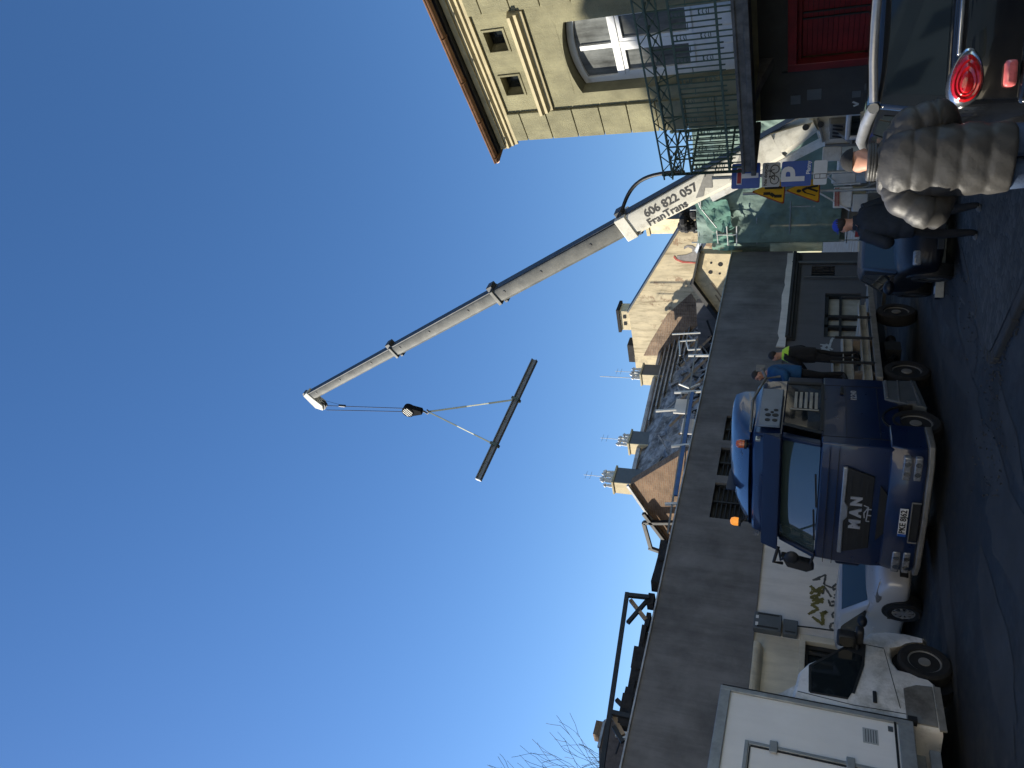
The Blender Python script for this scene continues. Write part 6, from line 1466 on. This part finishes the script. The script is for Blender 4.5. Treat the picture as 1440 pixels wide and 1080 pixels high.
sleeve(t, 1., [(-.18, 0, 1.42), (-.3, .12, 1.16), (-.2, .32, 1.1)], [.1, .085, .065], 'work_blue', 'sleeve', 3, .05); sleeve(t, 1., [(.18, 0, 1.42), (.3, .12, 1.16), (.2, .32, 1.1)], [.1, .085, .065], 'work_blue', 'sleeve', 3, .05)
hairm(t, P, 1.); 
# ================================================================== small things on the road
a = onz(760, 1332); b = onz(660, 1326); d = (b - a)
lb = thing('loading_ramp', 'long dark board with pale end plate lying on the road', 'board', a, math.atan2(d.y, d.x))
mb = MB(); mb.bb((0, -.16, .03), (d.length, .16, .13)); mb.build('board', 'black_plastic', lb, bevel=.02)
mb = MB(); mb.bb((d.length * .82, -.1, .131), (d.length * .93, .1, .137)); mb.bb((d.length * .25, -.1, .131), (d.length * .34, .1, .137)); mb.build('pale_plate', 'plate_white', lb)
mb = MB(); mb.bb((0, .161, .02), (d.length * 1.0, .19, .15)); mb.build('metal_edge', 'galv', lb)
# red and white marker board by the fence
A = ony(758, 1215, 26.5); bd_ = thing('marker_board', 'small red and white marker board by the scaffold foot', 'sign', (A.x, A.y, 0), R_(20))
mb = MB(); mb.bb((-.3, 0, A.z - .3), (.3, .03, A.z + .3)); mb.build('plate', 'sign_white', bd_); mb = MB(); mb.prism([(-.28, -.006, A.z + .28), (-.28, -.006, A.z - .2), (.2, -.006, A.z + .28)], (0, .004, 0)); mb.build('red_triangle', 'sign_red', bd_)
mb = MB(); mb.cyl((0, .05, 0), (0, .05, A.z + .2), .03, 8); mb.build('post', 'galv', bd_)
# rubble grit along the kerb
mb = MB(); rr = random.Random(17)
for k in range(220):
    u = rr.uniform(380, 720); v = rr.gauss(1392 if u < 560 else 1380 - (u - 560) * .25, 12); q = onz(u, v, .006); s = rr.uniform(.006, .018)
    mb.box(q + Vector((0, 0, s * .4)), (s, s * rr.uniform(.6, 1.5), s * .8), rr.uniform(0, 3))
for k in range(140):
    u = rr.uniform(540, 720); f = (u - 560) / 120; q = onz(u, 1392 + 52 * max(0, f) + rr.uniform(0, 16), .006); s = rr.uniform(.006, .02); mb.box(q + Vector((0, 0, s * .4)), (s, s * 1.2, s * .8), rr.uniform(0, 3))
tag(mb.build('road_grit', 'kerb_stone'), 'loose grit and stone crumbs scattered along the kerb', 'grit', None, 'stuff')

# one object per loose piece where a kind of part occurs several times on its thing
def split_islands(o):
    me = o.data; par = list(range(len(me.vertices)))
    def find(a):
        while par[a] != a: par[a] = par[par[a]]; a = par[a]
        return a
    for e in me.edges:
        a, b = find(e.vertices[0]), find(e.vertices[1])
        if a != b: par[a] = b
    gr = {}
    for p in me.polygons: gr.setdefault(find(p.vertices[0]), []).append(p.index)
    if len(gr) < 2 or len(gr) > 40: return
    sm = [p.use_smooth for p in me.polygons]
    for k, fs in enumerate(gr.values()):
        used = sorted({v for f in fs for v in me.polygons[f].vertices}); ix = {v: i for i, v in enumerate(used)}
        m = bpy.data.meshes.new(o.name.split('.')[0]); m.from_pydata([tuple(me.vertices[v].co) for v in used], [], [[ix[v] for v in me.polygons[f].vertices] for f in fs])
        for q in me.materials: m.materials.append(q)
        if sm[fs[0]]: m.polygons.foreach_set('use_smooth', [True] * len(fs)); m.set_sharp_from_angle(angle=R_(38))
        if k == 0: keep = m
        else:
            c = o.copy(); c.data = m; COL.objects.link(c)
    o.data = keep
for o in list(SC.objects):
    if o.type == 'MESH' and o.name.split('.')[0] in ('pillar', 'hinge', 'lower_cladding', 'guide_block', 'reflector', 'marker_lamp', 'pale_plate', 'webbing', 'vent_hole', 'pale_board', 'seats', 'pin_hole', 'pivot_pin', 'sheave', 'wiper', 'label_plate', 'hole', 'flue_hole', 'door_hinge', 'mirror_arm', 'rafter', 'sheet_metal_strip', 'panel_gap', 'pole', 'grille_slat', 'curtain'): split_islands(o)
# ================================================================== light and camera
SUN_AZ = Vector((-.91, -.42, 0)).normalized(); SUN_EL = R_(28)
w = bpy.data.worlds.new('World'); SC.world = w; w.use_nodes = True; nt = w.node_tree; bg = nt.nodes['Background']
sky = nt.nodes.new('ShaderNodeTexSky'); sky.sky_type = 'NISHITA'; sky.sun_disc = False; sky.sun_elevation = SUN_EL; sky.sun_rotation = math.atan2(SUN_AZ.x, SUN_AZ.y)
sky.air_density = 1.0; sky.dust_density = .2; sky.ozone_density = 1.5; sky.altitude = 200
hs = nt.nodes.new('ShaderNodeHueSaturation'); hs.inputs['Saturation'].default_value = 1.22; nt.links.new(sky.outputs[0], hs.inputs['Color']); nt.links.new(mixc(nt, 1., hs.outputs[0], (.79, .835, .95), 'MULTIPLY'), bg.inputs[0]); bg.inputs[1].default_value = .108
sl = bpy.data.lights.new('sun', 'SUN'); sl.energy = 5.; sl.angle = R_(.53); sl.color = (1, .93, .8)
so_ = bpy.data.objects.new('sun', sl); COL.objects.link(so_); so_['kind'] = 'structure'
dv = -(SUN_AZ * math.cos(SUN_EL) + Vector((0, 0, math.sin(SUN_EL)))); so_.rotation_euler = dv.to_track_quat('-Z', 'Y').to_euler()
cam = bpy.data.cameras.new('camera'); co = bpy.data.objects.new('camera', cam); COL.objects.link(co); SC.camera = co
right = Vector((_x.x, _d.x, _up.x)); upc = Vector((_x.y, _d.y, _up.y)); fwd = Vector((_x.z, _d.z, _up.z))
X_, Y_, Z_ = -upc, right, -fwd   # the picture lies on its side: its left edge is up
co.matrix_world = Matrix(((X_.x, Y_.x, Z_.x, 0), (X_.y, Y_.y, Z_.y, 0), (X_.z, Y_.z, Z_.z, CH), (0, 0, 0, 1)))
cam.sensor_width = 36; cam.sensor_fit = 'HORIZONTAL'; cam.lens = 36 * CF / 1440; cam.clip_end = 2000; cam.clip_start = .05
SC.view_settings.view_transform = 'Standard'; SC.view_settings.look = 'None'; SC.view_settings.exposure = .75; SC.view_settings.gamma = 1
